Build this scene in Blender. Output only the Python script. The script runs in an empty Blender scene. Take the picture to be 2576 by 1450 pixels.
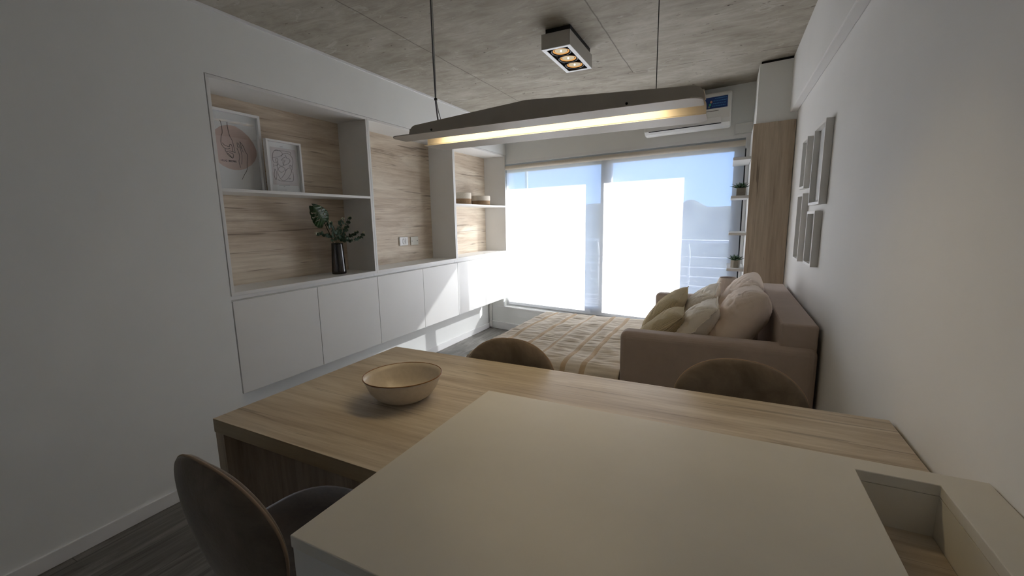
import bpy, bmesh, math, random
from mathutils import Vector, Matrix, noise
random.seed(7)
SC = bpy.context.scene
COL = SC.collection
PI = math.pi

# ------------------------------------------------------------------ camera
yaw, pitch, roll = (math.radians(a) for a in (-26.62, -9.05, -0.97))
fwd = Vector((math.sin(yaw) * math.cos(pitch), math.cos(yaw) * math.cos(pitch), math.sin(pitch)))
rt = Vector((math.cos(yaw), -math.sin(yaw), 0))
up = rt.cross(fwd)
r2 = rt * math.cos(roll) + up * math.sin(roll)
u2 = -rt * math.sin(roll) + up * math.cos(roll)
cd = bpy.data.cameras.new('camera')
cam = bpy.data.objects.new('camera', cd)
COL.objects.link(cam)
cd.sensor_width = 36
cd.lens = 1073.8 / 2576 * 36
cd.clip_start = 0.02
cd.clip_end = 1000
cam.matrix_world = Matrix(((r2.x, u2.x, -fwd.x, 0), (r2.y, u2.y, -fwd.y, 0), (r2.z, u2.z, -fwd.z, 1.449), (0, 0, 0, 1)))
SC.camera = cam

# ------------------------------------------------------------------ world, sun, exposure
SC.view_settings.view_transform = 'Standard'
SC.view_settings.look = 'None'
SC.view_settings.exposure = 1.07
SC.cycles.diffuse_bounces = 10
SC.cycles.max_bounces = 14
SC.cycles.transparent_max_bounces = 16
SC.view_settings.gamma = 1
wd = bpy.data.worlds.new('sky')
SC.world = wd
wd.use_nodes = True
wn = wd.node_tree
wn.nodes.clear()
wo = wn.nodes.new('ShaderNodeOutputWorld')
bg = wn.nodes.new('ShaderNodeBackground')
# clear blue sky, paler towards the horizon
wtc = wn.nodes.new('ShaderNodeTexCoord')
wsp = wn.nodes.new('ShaderNodeSeparateXYZ')
wrp = wn.nodes.new('ShaderNodeValToRGB')
wrp.color_ramp.elements[0].position = 0.0
wrp.color_ramp.elements[0].color = (.36, .59, 1.0, 1)
wrp.color_ramp.elements[1].position = .6
wrp.color_ramp.elements[1].color = (.07, .13, .27, 1)
_e = wrp.color_ramp.elements.new(.14)
_e.color = (.28, .52, 1.0, 1)
_e = wrp.color_ramp.elements.new(.28)
_e.color = (.12, .22, .42, 1)
wn.links.new(wtc.outputs['Generated'], wsp.inputs[0])
wn.links.new(wsp.outputs[2], wrp.inputs[0])
wn.links.new(wrp.outputs[0], bg.inputs[0])
bg.inputs[1].default_value = 2.1
wn.links.new(bg.outputs[0], wo.inputs[0])
TOSUN = Vector((.81, .58, .525)).normalized()
sd = bpy.data.lights.new('sun', 'SUN')
sd.energy = 21.0
sd.color = (1.0, .985, .965)
sd.angle = math.radians(.55)
so = bpy.data.objects.new('sun', sd)
COL.objects.link(so)
so.rotation_euler = TOSUN.to_track_quat('Z', 'Y').to_euler()
so.location = (4, 9, 6)


# ------------------------------------------------------------------ materials
def new_mat(name):
    m = bpy.data.materials.new(name)
    m.use_nodes = True
    nt = m.node_tree
    nt.nodes.clear()
    out = nt.nodes.new('ShaderNodeOutputMaterial')
    return m, nt, out


def N(nt, t, **kw):
    n = nt.nodes.new(t)
    for k, v in kw.items():
        if isinstance(k, str) and hasattr(n, k):
            setattr(n, k, v)
    return n


def ramp(nt, src, stops):
    r = nt.nodes.new('ShaderNodeValToRGB')
    el = r.color_ramp.elements
    while len(el) > 1:
        el.remove(el[-1])
    el[0].position = stops[0][0]
    el[0].color = (*stops[0][1], 1)
    for p, c in stops[1:]:
        e = el.new(p)
        e.color = (*c, 1)
    nt.links.new(src, r.inputs[0])
    return r.outputs[0]


def mixc(nt, fac, a, b, mode='MIX'):
    m = nt.nodes.new('ShaderNodeMix')
    m.data_type = 'RGBA'
    m.blend_type = mode
    for sock, v in ((m.inputs[0], fac), (m.inputs[6], a), (m.inputs[7], b)):
        if hasattr(v, 'is_linked') or hasattr(v, 'links'):
            nt.links.new(v, sock)
        elif isinstance(v, (int, float)):
            sock.default_value = v
        else:
            sock.default_value = (*v, 1)
    return m.outputs[2]


def coords(nt, scale=(1, 1, 1)):
    tc = nt.nodes.new('ShaderNodeTexCoord')
    mp = nt.nodes.new('ShaderNodeMapping')
    mp.inputs['Scale'].default_value = scale
    nt.links.new(tc.outputs['Object'], mp.inputs[0])
    return mp.outputs[0]


def noise_t(nt, vec, scale, detail=4, rough=.55, dist=0.0):
    n = nt.nodes.new('ShaderNodeTexNoise')
    n.inputs['Scale'].default_value = scale
    n.inputs['Detail'].default_value = detail
    n.inputs['Roughness'].default_value = rough
    n.inputs['Distortion'].default_value = dist
    nt.links.new(vec, n.inputs['Vector'])
    return n.outputs['Fac']


def bump(nt, src, strength, dist=.01):
    b = nt.nodes.new('ShaderNodeBump')
    b.inputs['Strength'].default_value = strength
    b.inputs['Distance'].default_value = dist
    nt.links.new(src, b.inputs['Height'])
    return b.outputs[0]


def principled(nt, out, rough=.6, metal=0, spec=.4):
    p = nt.nodes.new('ShaderNodeBsdfPrincipled')
    p.inputs['Roughness'].default_value = rough
    p.inputs['Metallic'].default_value = metal
    p.inputs['Specular IOR Level'].default_value = spec
    nt.links.new(p.outputs[0], out.inputs[0])
    return p


def m_plain(name, col, rough=.6, metal=0, spec=.4, var=.04, scale=20, bmp=0.0, sheen=0):
    m, nt, out = new_mat(name)
    p = principled(nt, out, rough, metal, spec)
    v = coords(nt)
    f = noise_t(nt, v, scale, 3)
    a = tuple(c * (1 - var) for c in col)
    b = tuple(min(1, c * (1 + var)) for c in col)
    nt.links.new(ramp(nt, f, [(.3, a), (.7, b)]), p.inputs['Base Color'])
    if bmp:
        nt.links.new(bump(nt, f, bmp, .004), p.inputs['Normal'])
    if sheen:
        p.inputs['Sheen Weight'].default_value = sheen
    return m


def m_wood(name, axis, light, mid, dark, scale=1.0, rough=.5, spec=.3, crack=.65):
    """laminate wood, grain along axis x, y or z"""
    m, nt, out = new_mat(name)
    p = principled(nt, out, rough, 0, spec)
    s = [5.2 * scale] * 3
    s['xyz'.index(axis)] = .62 * scale
    v = coords(nt, tuple(s))
    broad = noise_t(nt, v, 1.0, 8, .68, 1.8)
    c1 = ramp(nt, broad, [(.33, dark), (.47, mid), (.60, light)])
    s2 = [60 * scale] * 3
    s2['xyz'.index(axis)] = 2.2 * scale
    fine = noise_t(nt, coords(nt, tuple(s2)), 1.0, 4, .6, .4)
    c2 = mixc(nt, .42, c1, ramp(nt, fine, [(.3, dark), (.7, light)]))
    s3 = [44 * scale] * 3
    s3['xyz'.index(axis)] = 1.25 * scale
    cr = noise_t(nt, coords(nt, tuple(s3)), 1.0, 3, .55, 1.0)
    crk = ramp(nt, cr, [(.33, (1, 1, 1)), (.375, (0, 0, 0))])
    mk = mixc(nt, crack, (0, 0, 0), crk)
    dk = tuple(c * .42 for c in dark)
    c3 = mixc(nt, mk, c2, dk)
    nt.links.new(c3, p.inputs['Base Color'])
    nt.links.new(bump(nt, fine, .12, .002), p.inputs['Normal'])
    return m


def m_concrete():
    m, nt, out = new_mat('board_formed_concrete')
    p = principled(nt, out, .75, 0, .25)
    v = coords(nt)
    big = noise_t(nt, v, 1.1, 6, .6, .6)
    c = ramp(nt, big, [(.28, (.21, .18, .135)), (.5, (.41, .375, .31)), (.70, (.62, .585, .51))])
    med = noise_t(nt, coords(nt, (3.0, 9.0, 1)), 1.6, 7, .68, .8)
    c = mixc(nt, .5, c, ramp(nt, med, [(.3, (.2, .175, .135)), (.52, (.36, .335, .285)), (.75, (.52, .5, .44))]))
    # dark pits
    pit = noise_t(nt, coords(nt, (22, 40, 1)), 1.0, 2, .5, .3)
    reg = noise_t(nt, v, 2.3, 2)
    pm = nt.nodes.new('ShaderNodeMath')
    pm.operation = 'MULTIPLY'
    nt.links.new(ramp(nt, pit, [(.27, (1, 1, 1)), (.31, (0, 0, 0))]), pm.inputs[0])
    nt.links.new(ramp(nt, reg, [(.45, (0, 0, 0)), (.6, (1, 1, 1))]), pm.inputs[1])
    c = mixc(nt, pm.outputs[0], c, (.11, .095, .075))
    # pale patches of laitance
    pale = noise_t(nt, coords(nt, (1, 1.6, 1)), 4.2, 6, .7, 1.8)
    pmk = ramp(nt, pale, [(.60, (0, 0, 0)), (.66, (.55, .55, .55))])
    c = mixc(nt, pmk, c, (.52, .50, .45))
    # form-board seams: two along y, one along x
    sp = nt.nodes.new('ShaderNodeSeparateXYZ')
    tc = nt.nodes.new('ShaderNodeTexCoord')
    nt.links.new(tc.outputs['Object'], sp.inputs[0])

    def M(op, a, b=None, clamp=False):
        n = nt.nodes.new('ShaderNodeMath')
        n.operation = op
        n.use_clamp = clamp
        for i, q in enumerate((a, b)):
            if q is None:
                continue
            if isinstance(q, (int, float)):
                n.inputs[i].default_value = q
            else:
                nt.links.new(q, n.inputs[i])
        return n.outputs[0]
    wob = M('MULTIPLY', M('SUBTRACT', noise_t(nt, v, 5, 3), .5), .02)

    def line(coord, pos, w):
        d = M('ABSOLUTE', M('ADD', M('SUBTRACT', coord, pos), wob))
        return M('SUBTRACT', 1.0, M('DIVIDE', d, w), True)
    near = M('LESS_THAN', sp.outputs[1], 3.70)
    l1 = line(sp.outputs[0], -1.895, .006)
    l2 = M('MULTIPLY', line(sp.outputs[0], -.743, .006), near)
    gaps = M('GREATER_THAN', noise_t(nt, v, 9, 2), .47)
    l3 = M('MULTIPLY', line(sp.outputs[1], 3.70, .006), gaps)
    l4 = M('MULTIPLY', line(sp.outputs[0], .40, .006), near)
    L = M('MAXIMUM', M('MAXIMUM', l1, l2), M('MAXIMUM', l3, l4))
    c = mixc(nt, M('MULTIPLY', L, .8), c, (.09, .08, .065))
    nt.links.new(c, p.inputs['Base Color'])
    nt.links.new(bump(nt, med, .25, .01), p.inputs['Normal'])
    return m


def m_floor():
    m, nt, out = new_mat('grey_oak_planks')
    p = principled(nt, out, .42, 0, .35)
    tc = nt.nodes.new('ShaderNodeTexCoord')
    mp = nt.nodes.new('ShaderNodeMapping')
    mp.inputs['Rotation'].default_value = (0, 0, PI / 2)
    nt.links.new(tc.outputs['Object'], mp.inputs[0])
    br = nt.nodes.new('ShaderNodeTexBrick')
    br.inputs['Scale'].default_value = 1
    br.inputs['Brick Width'].default_value = 1.25
    br.inputs['Row Height'].default_value = .19
    br.inputs['Mortar Size'].default_value = .0016
    br.inputs['Color1'].default_value = (.62, .62, .62, 1)
    br.inputs['Color2'].default_value = (1, 1, 1, 1)
    br.inputs['Mortar'].default_value = (.25, .25, .25, 1)
    nt.links.new(mp.outputs[0], br.inputs['Vector'])
    g = noise_t(nt, coords(nt, (9, 1.0, 1)), 1.6, 6, .65, 1.6)
    c = ramp(nt, g, [(.3, (.085, .078, .068)), (.5, (.165, .155, .14)), (.72, (.29, .275, .25))])
    c = mixc(nt, .8, c, br.outputs[0], 'MULTIPLY')
    nt.links.new(c, p.inputs['Base Color'])
    nt.links.new(bump(nt, g, .15, .003), p.inputs['Normal'])
    return m


def m_fabric(name, col, var=.08, weave=260, rough=.9, mottled=0, sheen=.2, bmp=.25):
    m, nt, out = new_mat(name)
    p = principled(nt, out, rough, 0, .15)
    v = coords(nt)
    a = noise_t(nt, v, weave, 2)
    b = noise_t(nt, v, 9, 5, .6, .5)
    c = ramp(nt, b, [(.3, tuple(x * (1 - var - mottled) for x in col)), (.7, tuple(x * (1 + var + mottled) for x in col))])
    nt.links.new(c, p.inputs['Base Color'])
    p.inputs['Sheen Weight'].default_value = sheen
    p.inputs['Sheen Roughness'].default_value = .4
    nt.links.new(bump(nt, a, bmp, .002), p.inputs['Normal'])
    return m


def m_knit(name, col):
    m, nt, out = new_mat(name)
    p = principled(nt, out, .95, 0, .1)
    v = coords(nt)
    w = nt.nodes.new('ShaderNodeTexWave')
    w.wave_type = 'BANDS'
    w.bands_direction = 'Y'
    w.inputs['Scale'].default_value = 60
    w.inputs['Distortion'].default_value = 1.5
    w.inputs['Detail'].default_value = 2
    nt.links.new(v, w.inputs[0])
    c = ramp(nt, w.outputs['Fac'], [(.0, tuple(x * .78 for x in col)), (1, tuple(x * 1.12 for x in col))])
    nt.links.new(c, p.inputs['Base Color'])
    nt.links.new(bump(nt, w.outputs['Fac'], .5, .004), p.inputs['Normal'])
    return m


def m_emit(name, col, s):
    m, nt, out = new_mat(name)
    e = nt.nodes.new('ShaderNodeEmission')
    e.inputs[0].default_value = (*col, 1)
    e.inputs[1].default_value = s
    nt.links.new(e.outputs[0], out.inputs[0])
    return m


def m_screen():
    """woven sunscreen blind: partly open weave, partly light-diffusing yarn"""
    m, nt, out = new_mat('sunscreen_weave')
    tr = nt.nodes.new('ShaderNodeBsdfTransparent')
    tr.inputs[0].default_value = (.94, .97, 1, 1)
    df = nt.nodes.new('ShaderNodeBsdfDiffuse')
    df.inputs[0].default_value = (.80, .79, .76, 1)
    tl = nt.nodes.new('ShaderNodeBsdfTranslucent')
    tl.inputs[0].default_value = (.84, .84, .86, 1)
    m1 = nt.nodes.new('ShaderNodeMixShader')
    m1.inputs[0].default_value = .62
    nt.links.new(df.outputs[0], m1.inputs[1])
    nt.links.new(tl.outputs[0], m1.inputs[2])
    m2 = nt.nodes.new('ShaderNodeMixShader')
    # the open share of a thick weave closes as light meets it more obliquely: T = .20 (1 - .63 tan a)
    geo = nt.nodes.new('ShaderNodeNewGeometry')
    dt = nt.nodes.new('ShaderNodeVectorMath')
    dt.operation = 'DOT_PRODUCT'
    nt.links.new(geo.outputs['Incoming'], dt.inputs[0])
    nt.links.new(geo.outputs['True Normal'], dt.inputs[1])
    src = dt.outputs['Value']
    for op, b in (('ABSOLUTE', None), ('ARCCOSINE', None), ('TANGENT', None), ('MULTIPLY', -.63), ('ADD', 1.0), ('MAXIMUM', 0.0), ('MULTIPLY', .20)):
        mn = nt.nodes.new('ShaderNodeMath')
        mn.operation = op
        nt.links.new(src, mn.inputs[0])
        if b is not None:
            mn.inputs[1].default_value = b
        src = mn.outputs[0]
    nt.links.new(src, m2.inputs[0])
    nt.links.new(m1.outputs[0], m2.inputs[1])
    nt.links.new(tr.outputs[0], m2.inputs[2])
    nt.links.new(m2.outputs[0], out.inputs[0])
    return m


def m_glass(name, tint=(1, 1, 1), gl=.07):
    m, nt, out = new_mat(name)
    tr = nt.nodes.new('ShaderNodeBsdfTransparent')
    tr.inputs[0].default_value = (*tint, 1)
    g = nt.nodes.new('ShaderNodeBsdfGlossy')
    g.inputs['Roughness'].default_value = .02
    mx = nt.nodes.new('ShaderNodeMixShader')
    mx.inputs[0].default_value = gl
    nt.links.new(tr.outputs[0], mx.inputs[1])
    nt.links.new(g.outputs[0], mx.inputs[2])
    nt.links.new(mx.outputs[0], out.inputs[0])
    return m


WALL = m_plain('matt_wall_paint', (.80, .81, .795), .85, var=.015, scale=3, spec=.2)
WALLR = m_plain('matt_wall_paint_warm', (.77, .77, .765), .8, var=.015, scale=3, spec=.2)
WHITE = m_plain('white_melamine', (.77, .765, .745), .45, var=.01, scale=4, spec=.35)
WHITEL = m_plain('white_lacquer', (.78, .78, .78), .35, var=.01, scale=4)
CREAMTOP = m_plain('cream_quartz', (.74, .715, .655), .38, var=.02, scale=9, spec=.4)
OAKB = m_wood('oak_laminate_back', 'y', (.72, .64, .52), (.56, .46, .355), (.38, .29, .21), 1.0)
OAKT = m_wood('oak_laminate_table', 'x', (.73, .655, .545), (.56, .475, .37), (.38, .30, .215), 1.25, .42, .4, crack=.45)
OAKZ = m_wood('oak_laminate_vertical', 'z', (.56, .47, .365), (.45, .365, .275), (.30, .235, .17), 1.0)
OAKE = m_wood('oak_edge_band', 'x', (.42, .34, .23), (.36, .29, .20), (.30, .24, .16), 1.4, crack=.1)
CONC = m_concrete()
FLOOR = m_floor()
SCREEN = m_screen()
GLASS = m_glass('clear_glass')
GREENGL = m_glass('green_tinted_glass', (.72, .93, .88), .06)
SMOKE = m_glass('smoked_glass', (.40, .40, .43), .08)
ALU = m_plain('grey_aluminium', (.46, .47, .48), .45, .3, var=.02)
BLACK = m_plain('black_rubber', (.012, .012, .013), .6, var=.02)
BLACKM = m_plain('black_steel', (.02, .02, .02), .4, .6, var=.02)
STEEL = m_plain('stainless_steel', (.6, .6, .6), .3, .9, var=.02)
CREAMF = m_plain('cream_blind_tube', (.66, .60, .51), .7, var=.02)
SOFA = m_fabric('sofa_weave', (.45, .37, .32), .05)
SUEDE = m_fabric('brown_suede', (.165, .132, .105), .1, 90, .85, mottled=.25, sheen=.5)
PIPING = m_plain('suede_piping', (.30, .22, .16), .7)
STITCH = m_plain('dark_seam', (.02, .015, .012), .8)
DUVET = m_fabric('crinkled_cotton', (.86, .77, .65), .02, 200, .95, sheen=.1)
STRIPE = m_fabric('tan_ribbon', (.66, .50, .33), .04, 200, .95, sheen=.1)
SHEET = m_fabric('sheet_cotton', (.74, .67, .59), .03, 200, .95, sheen=.1)
P_BIG = m_fabric('pillow_blush', (.80, .685, .59), .03, 200, .95, sheen=.1)
P_CREAM = m_fabric('pillow_cream', (.84, .78, .68), .03, 200, .95, sheen=.1)
P_OLIVE = m_knit('pillow_olive_knit', (.60, .50, .32))
LAMPM = m_plain('beige_powder_coat', (.56, .51, .44), .5, var=.01)
LED = m_emit('warm_led', (1.0, .78, .45), 6.8)
PAPER = m_plain('white_paper', (.74, .76, .77), .8, var=.01)
PINK = m_plain('pink_print', (.60, .46, .42), .8, var=.02)
LILAC = m_plain('lilac_grey_print', (.60, .56, .58), .8, var=.02)
INK = m_plain('black_ink', (.012, .012, .014), .8)
LEAF = m_plain('dark_leaf', (.018, .05, .012), .45, var=.25, scale=30, spec=.5)
VEIN = m_plain('leaf_vein', (.13, .2, .06), .6)
EUCA = m_plain('eucalyptus_leaf', (.03, .065, .035), .6, var=.2, scale=40)
BUD = m_plain('cream_bud', (.7, .68, .52), .7)
STEM = m_plain('dark_stem', (.04, .045, .02), .7)
ROPE = m_plain('jute_rope', (.36, .24, .14), .95, var=.2, scale=120, bmp=.4)
COTTON = m_plain('cotton_rope', (.68, .62, .52), .95, var=.08, scale=120, bmp=.4)
POT = m_plain('cement_pot', (.34, .31, .26), .85, var=.08, scale=40)
SUCC = m_plain('succulent_green', (.03, .085, .03), .5, var=.3, scale=60)
SOIL = m_plain('soil', (.05, .04, .03), .95)
BLUE = m_plain('blue_sticker', (.006, .035, .16), .5, var=.05)
LBLUE = m_plain('sticker_text_blue', (.08, .25, .5), .6)
RIBSH = m_plain('ribbed_linen_shade', (.55, .47, .41), .9, var=.03)
BOWL = m_plain('speckled_stoneware', (.62, .55, .46), .35, var=.05, scale=90, spec=.5)
RIM = m_plain('brown_glaze_rim', (.26, .12, .04), .4)
HILLM = m_plain('wooded_hills', (.07, .085, .075), .95, var=.35, scale=.12)
GROUND = m_plain('valley_ground', (.11, .12, .11), .95, var=.3, scale=.05)
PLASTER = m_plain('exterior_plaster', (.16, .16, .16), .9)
PLASTIC = m_plain('white_plastic', (.72, .72, .70), .4, var=.01)
PLASTB = m_plain('cream_plastic', (.60, .59, .52), .4, var=.01)
AMBER = m_emit('amber_reflector', (1.0, .5, .16), .35)
LENS = m_emit('halogen_lens', (1.0, .86, .6), .28)


# ------------------------------------------------------------------ mesh helpers
def bm_new():
    return bmesh.new()


def add_box(bm, x0, x1, y0, y1, z0, z1, sk=0.0):
    """box; sk shears y with x (y += sk*x) to follow the skewed window wall"""
    vs = []
    for x, y, z in ((x0, y0, z0), (x1, y0, z0), (x1, y1, z0), (x0, y1, z0), (x0, y0, z1), (x1, y0, z1), (x1, y1, z1), (x0, y1, z1)):
        vs.append(bm.verts.new((x, y + sk * x, z)))
    for f in ((0, 3, 2, 1), (4, 5, 6, 7), (0, 1, 5, 4), (1, 2, 6, 5), (2, 3, 7, 6), (3, 0, 4, 7)):
        bm.faces.new([vs[i] for i in f])
    return vs


def add_prism(bm, pts, z0, z1):
    a = [bm.verts.new((x, y, z0)) for x, y in pts]
    b = [bm.verts.new((x, y, z1)) for x, y in pts]
    n = len(pts)
    bm.faces.new(a[::-1])
    bm.faces.new(b)
    for i in range(n):
        bm.faces.new((a[i], a[(i + 1) % n], b[(i + 1) % n], b[i]))


def add_extrude(bm, pts3, vec):
    """closed polygon of 3-D points extruded along vec"""
    a = [bm.verts.new(p) for p in pts3]
    b = [bm.verts.new(Vector(p) + Vector(vec)) for p in pts3]
    n = len(a)
    bm.faces.new(a)
    bm.faces.new(b[::-1])
    for i in range(n):
        bm.faces.new((a[i], b[i], b[(i + 1) % n], a[(i + 1) % n]))


def add_tube(bm, pts, r, seg=10, closed=False, taper=None):
    pts = [Vector(p) for p in pts]
    n = len(pts)
    rings = []
    ref = Vector((0, 0, 1))
    for i, p in enumerate(pts):
        if closed:
            t = pts[(i + 1) % n] - pts[i - 1]
        else:
            t = pts[min(i + 1, n - 1)] - pts[max(i - 1, 0)]
        t.normalize()
        a = ref - t * ref.dot(t)
        if a.length < .1:
            a = Vector((1, 0, 0)) - t * t.x
        a.normalize()
        ref = a
        b = t.cross(a)
        rr = r * (taper[i] if taper else 1)
        rings.append([bm.verts.new(p + (a * math.cos(2 * PI * k / seg) + b * math.sin(2 * PI * k / seg)) * rr) for k in range(seg)])
    m = n if closed else n - 1
    for i in range(m):
        A, B = rings[i], rings[(i + 1) % n]
        for k in range(seg):
            bm.faces.new((A[k], A[(k + 1) % seg], B[(k + 1) % seg], B[k]))
    if not closed:
        bm.faces.new(rings[0][::-1])
        bm.faces.new(rings[-1])


def add_lathe(bm, prof, c=(0, 0, 0), seg=48, sx=1, sy=1, rib=0, nrib=0):
    rings = []
    for r, z in prof:
        if r < 1e-6:
            rings.append([bm.verts.new((c[0], c[1], c[2] + z))])
        else:
            ring = []
            for k in range(seg):
                a = 2 * PI * k / seg
                rr = r * (1 + rib * math.cos(nrib * a))
                ring.append(bm.verts.new((c[0] + rr * sx * math.cos(a), c[1] + rr * sy * math.sin(a), c[2] + z)))
            rings.append(ring)
    for A, B in zip(rings, rings[1:]):
        for k in range(seg):
            k2 = (k + 1) % seg
            if len(A) == 1 and len(B) == 1:
                continue
            if len(A) == 1:
                bm.faces.new((A[0], B[k2], B[k]))
            elif len(B) == 1:
                bm.faces.new((A[k], A[k2], B[0]))
            else:
                bm.faces.new((A[k], A[k2], B[k2], B[k]))


def add_sphere(bm, c, r, seg=12, sz=1):
    n = 6
    prof = [(r * math.sin(PI * i / n), -r * sz * math.cos(PI * i / n)) for i in range(n + 1)]
    prof[0] = (0, -r * sz)
    prof[-1] = (0, r * sz)
    add_lathe(bm, prof, c, seg)


def obj(name, bm, mat, parent=None, bevel=0.0, smooth=False, label=None, seg=2):
    bmesh.ops.recalc_face_normals(bm, faces=bm.faces)
    me = bpy.data.meshes.new(name)
    bm.to_mesh(me)
    bm.free()
    mats = mat if isinstance(mat, (list, tuple)) else [mat]
    for mm in mats:
        me.materials.append(mm)
    if smooth:
        for pl in me.polygons:
            pl.use_smooth = True
    o = bpy.data.objects.new(name, me)
    COL.objects.link(o)
    if bevel:
        b = o.modifiers.new('bevel', 'BEVEL')
        b.width = bevel
        b.segments = seg
        b.limit_method = 'ANGLE'
        b.angle_limit = math.radians(40)
    if parent is not None:
        o.parent = parent
        o.matrix_parent_inverse = Matrix.Translation(-Vector(parent.location)) if parent.type == 'EMPTY' else Matrix.Identity(4)
    if label:
        o['label'] = label
    return o


def thing(name, label, cat, loc=(0, 0, 0), group=None):
    o = bpy.data.objects.new(name, None)
    COL.objects.link(o)
    o.location = loc
    o.empty_display_size = .1
    o['label'] = label
    o['category'] = cat
    if group:
        o['group'] = group
    return o


def tag(o, label, cat, group=None):
    o['label'] = label
    o['category'] = cat
    if group:
        o['group'] = group
    return o


def struct(name, bm, mat, **kw):
    o = obj(name, bm, mat, **kw)
    o['kind'] = 'structure'
    return o


def box(name, x0, x1, y0, y1, z0, z1, mat, parent=None, bevel=0.0, sk=0.0, **kw):
    bm = bm_new()
    add_box(bm, x0, x1, y0, y1, z0, z1, sk)
    return obj(name, bm, mat, parent, bevel, **kw)


def copy_tree(o, parent=None):
    c = o.copy()
    COL.objects.link(c)
    if parent is not None:
        c.parent = parent
    for ch in [q for q in bpy.data.objects if q.parent == o and q != c]:
        copy_tree(ch, c)
    return c


# ------------------------------------------------------------------ dimensions
XL = -2.53            # left wall / cabinet fronts
XB = -2.84            # recess back wall
XR = .42              # right wall
ZC = 2.6
Y0, Y1, Y2, Y3 = 1.439, 2.600, 3.768, 4.918
YB = -1.7             # wall behind the camera
WY, SK = 4.491, -.1725


def wy(x):
    return WY + SK * x


# ------------------------------------------------------------------ room shell
bm = bm_new()
add_prism(bm, [(-3.1, YB - .1), (.6, YB - .1), (.6, wy(.6) + .16), (-3.1, wy(-3.1) + .16)], -.12, 0)
struct('floor', bm, FLOOR)
bm = bm_new()
add_prism(bm, [(-3.1, YB - .1), (.6, YB - .1), (.6, wy(.6) + .16), (-3.1, wy(-3.1) + .16)], ZC, ZC + .25)
struct('ceiling', bm, CONC)
bm = bm_new()
add_box(bm, -3.05, XL, YB, Y0, 0, ZC)                        # near part, flush with the cabinet fronts
add_box(bm, -3.05, XL, Y0, 4.925, 2.252, ZC)                 # bulkhead above the shelving
add_prism(bm, [(-3.05, Y0), (XB, Y0), (XB, wy(XB)), (-3.05, wy(-3.05))], 0, 2.252)
struct('wall_left', bm, WALL)
box('trim_1', XL - .004, XL + .006, YB, 4.9, ZC - .018, ZC - .001, WHITEL)['kind'] = 'structure'
bm = bm_new()
add_box(bm, XL, XL + .012, YB, Y0 - .002, .001, .07)
struct('baseboard_left', bm, WHITEL, bevel=.002)
bm = bm_new()
add_box(bm, XB, XB + .012, Y0 + .002, wy(XB) - .03, .001, .07)
struct('baseboard_recess', bm, WHITEL, bevel=.002)
bm = bm_new()
add_box(bm, XB + .015, XR, WY - .012, WY, .001, .085, SK)
add_box(bm, XB + .015, XR, WY - .022, WY, .085, .10, SK)
struct('baseboard_window', bm, WHITEL, bevel=.002)
# window wall: low wall, lintel, right jamb
bm = bm_new()
add_box(bm, -3.05, XR + .1, WY, WY + .16, 0, .30, SK)
add_box(bm, -3.05, XR + .1, WY, WY + .16, 2.17, ZC, SK)
add_box(bm, .175, XR + .1, WY, WY + .16, .30, 2.17, SK)
add_box(bm, -3.05, -2.60, WY, WY + .16, .30, 2.17, SK)
struct('wall_window', bm, WALL)
box('trim_2', -2.86, .175, WY - .004, WY + .03, 2.142, 2.172, WHITEL, sk=SK)['kind'] = 'structure'
box('trim_3', .112, .1455, WY - .004, WY + .03, .30, 2.142, WHITEL, sk=SK)['kind'] = 'structure'
box('trim_4', -2.86, .175, WY - .006, WY + .15, .296, .312, WHITEL, sk=SK)['kind'] = 'structure'
# right wall with the dropped beam, wall behind the camera
bm = bm_new()
add_box(bm, XR, XR + .12, YB, wy(XR) + .05, 0, ZC)
add_box(bm, .372, XR, YB, 3.93, 2.205, ZC)
struct('wall_right', bm, WALLR, bevel=.006)
box('wall_back', -3.05, XR + .1, YB - .1, YB, 0, ZC, WALL)['kind'] = 'structure'
# corner pillar, painted above, wood clad below
bm = bm_new()
add_prism(bm, [(.158, 3.94), (XR, 3.90), (XR, wy(XR)), (.158, wy(.158))], 2.150, ZC - .018)
struct('wall_pillar', bm, WALL)
bm = bm_new()
add_prism(bm, [(.146, 3.947), (XR, 3.907), (XR, wy(XR)), (.146, wy(.146))], 0, 2.150)
struct('wall_pillar_base', bm, WALL)
bm = bm_new()
add_prism(bm, [(.170, 3.95), (XR, 3.91), (XR, 3.935), (.170, 3.975)], ZC - .018, ZC)
struct('trim_5', bm, BLACKM)

bm = bm_new()
add_prism(bm, [(.142, 3.925), (XR - .004, 3.885), (XR - .004, 3.905), (.142, 3.945)], .002, 2.1495)
tag(obj('wood_panel', bm, OAKZ, bevel=.001), 'tall oak cladding panel on the corner pillar beside the window', 'wall panel')

# ------------------------------------------------------------------ window frame, glass, blind
FR = .075   # frame set back behind blind
bm = bm_new()
fy0, fy1 = WY + FR, WY + FR + .06
add_box(bm, -2.86, .17, fy0, fy1, 2.045, 2.17, SK)            # head
add_box(bm, -2.86, .17, fy0, fy1, .312, .43, SK)              # bottom rail
add_box(bm, .025, .17, fy0, fy1, .43, 2.045, SK)              # right stile
add_box(bm, -2.86, -2.56, fy0, fy1, .43, 2.045, SK)
add_box(bm, -1.275, -1.158, fy0, fy1 + .03, .43, 2.045, SK)   # meeting stiles
w1 = struct('window_1', bm, ALU, bevel=.003)
bm = bm_new()
add_box(bm, -2.78, -1.275, fy0 + .028, fy0 + .034, .43, 2.045, SK)
g1 = obj('pane', bm, GLASS, w1)
bm = bm_new()
add_box(bm, -1.158, .025, fy0 + .028, fy0 + .034, .43, 2.045, SK)
g2 = obj('pane', bm, GLASS, w1)

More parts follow.
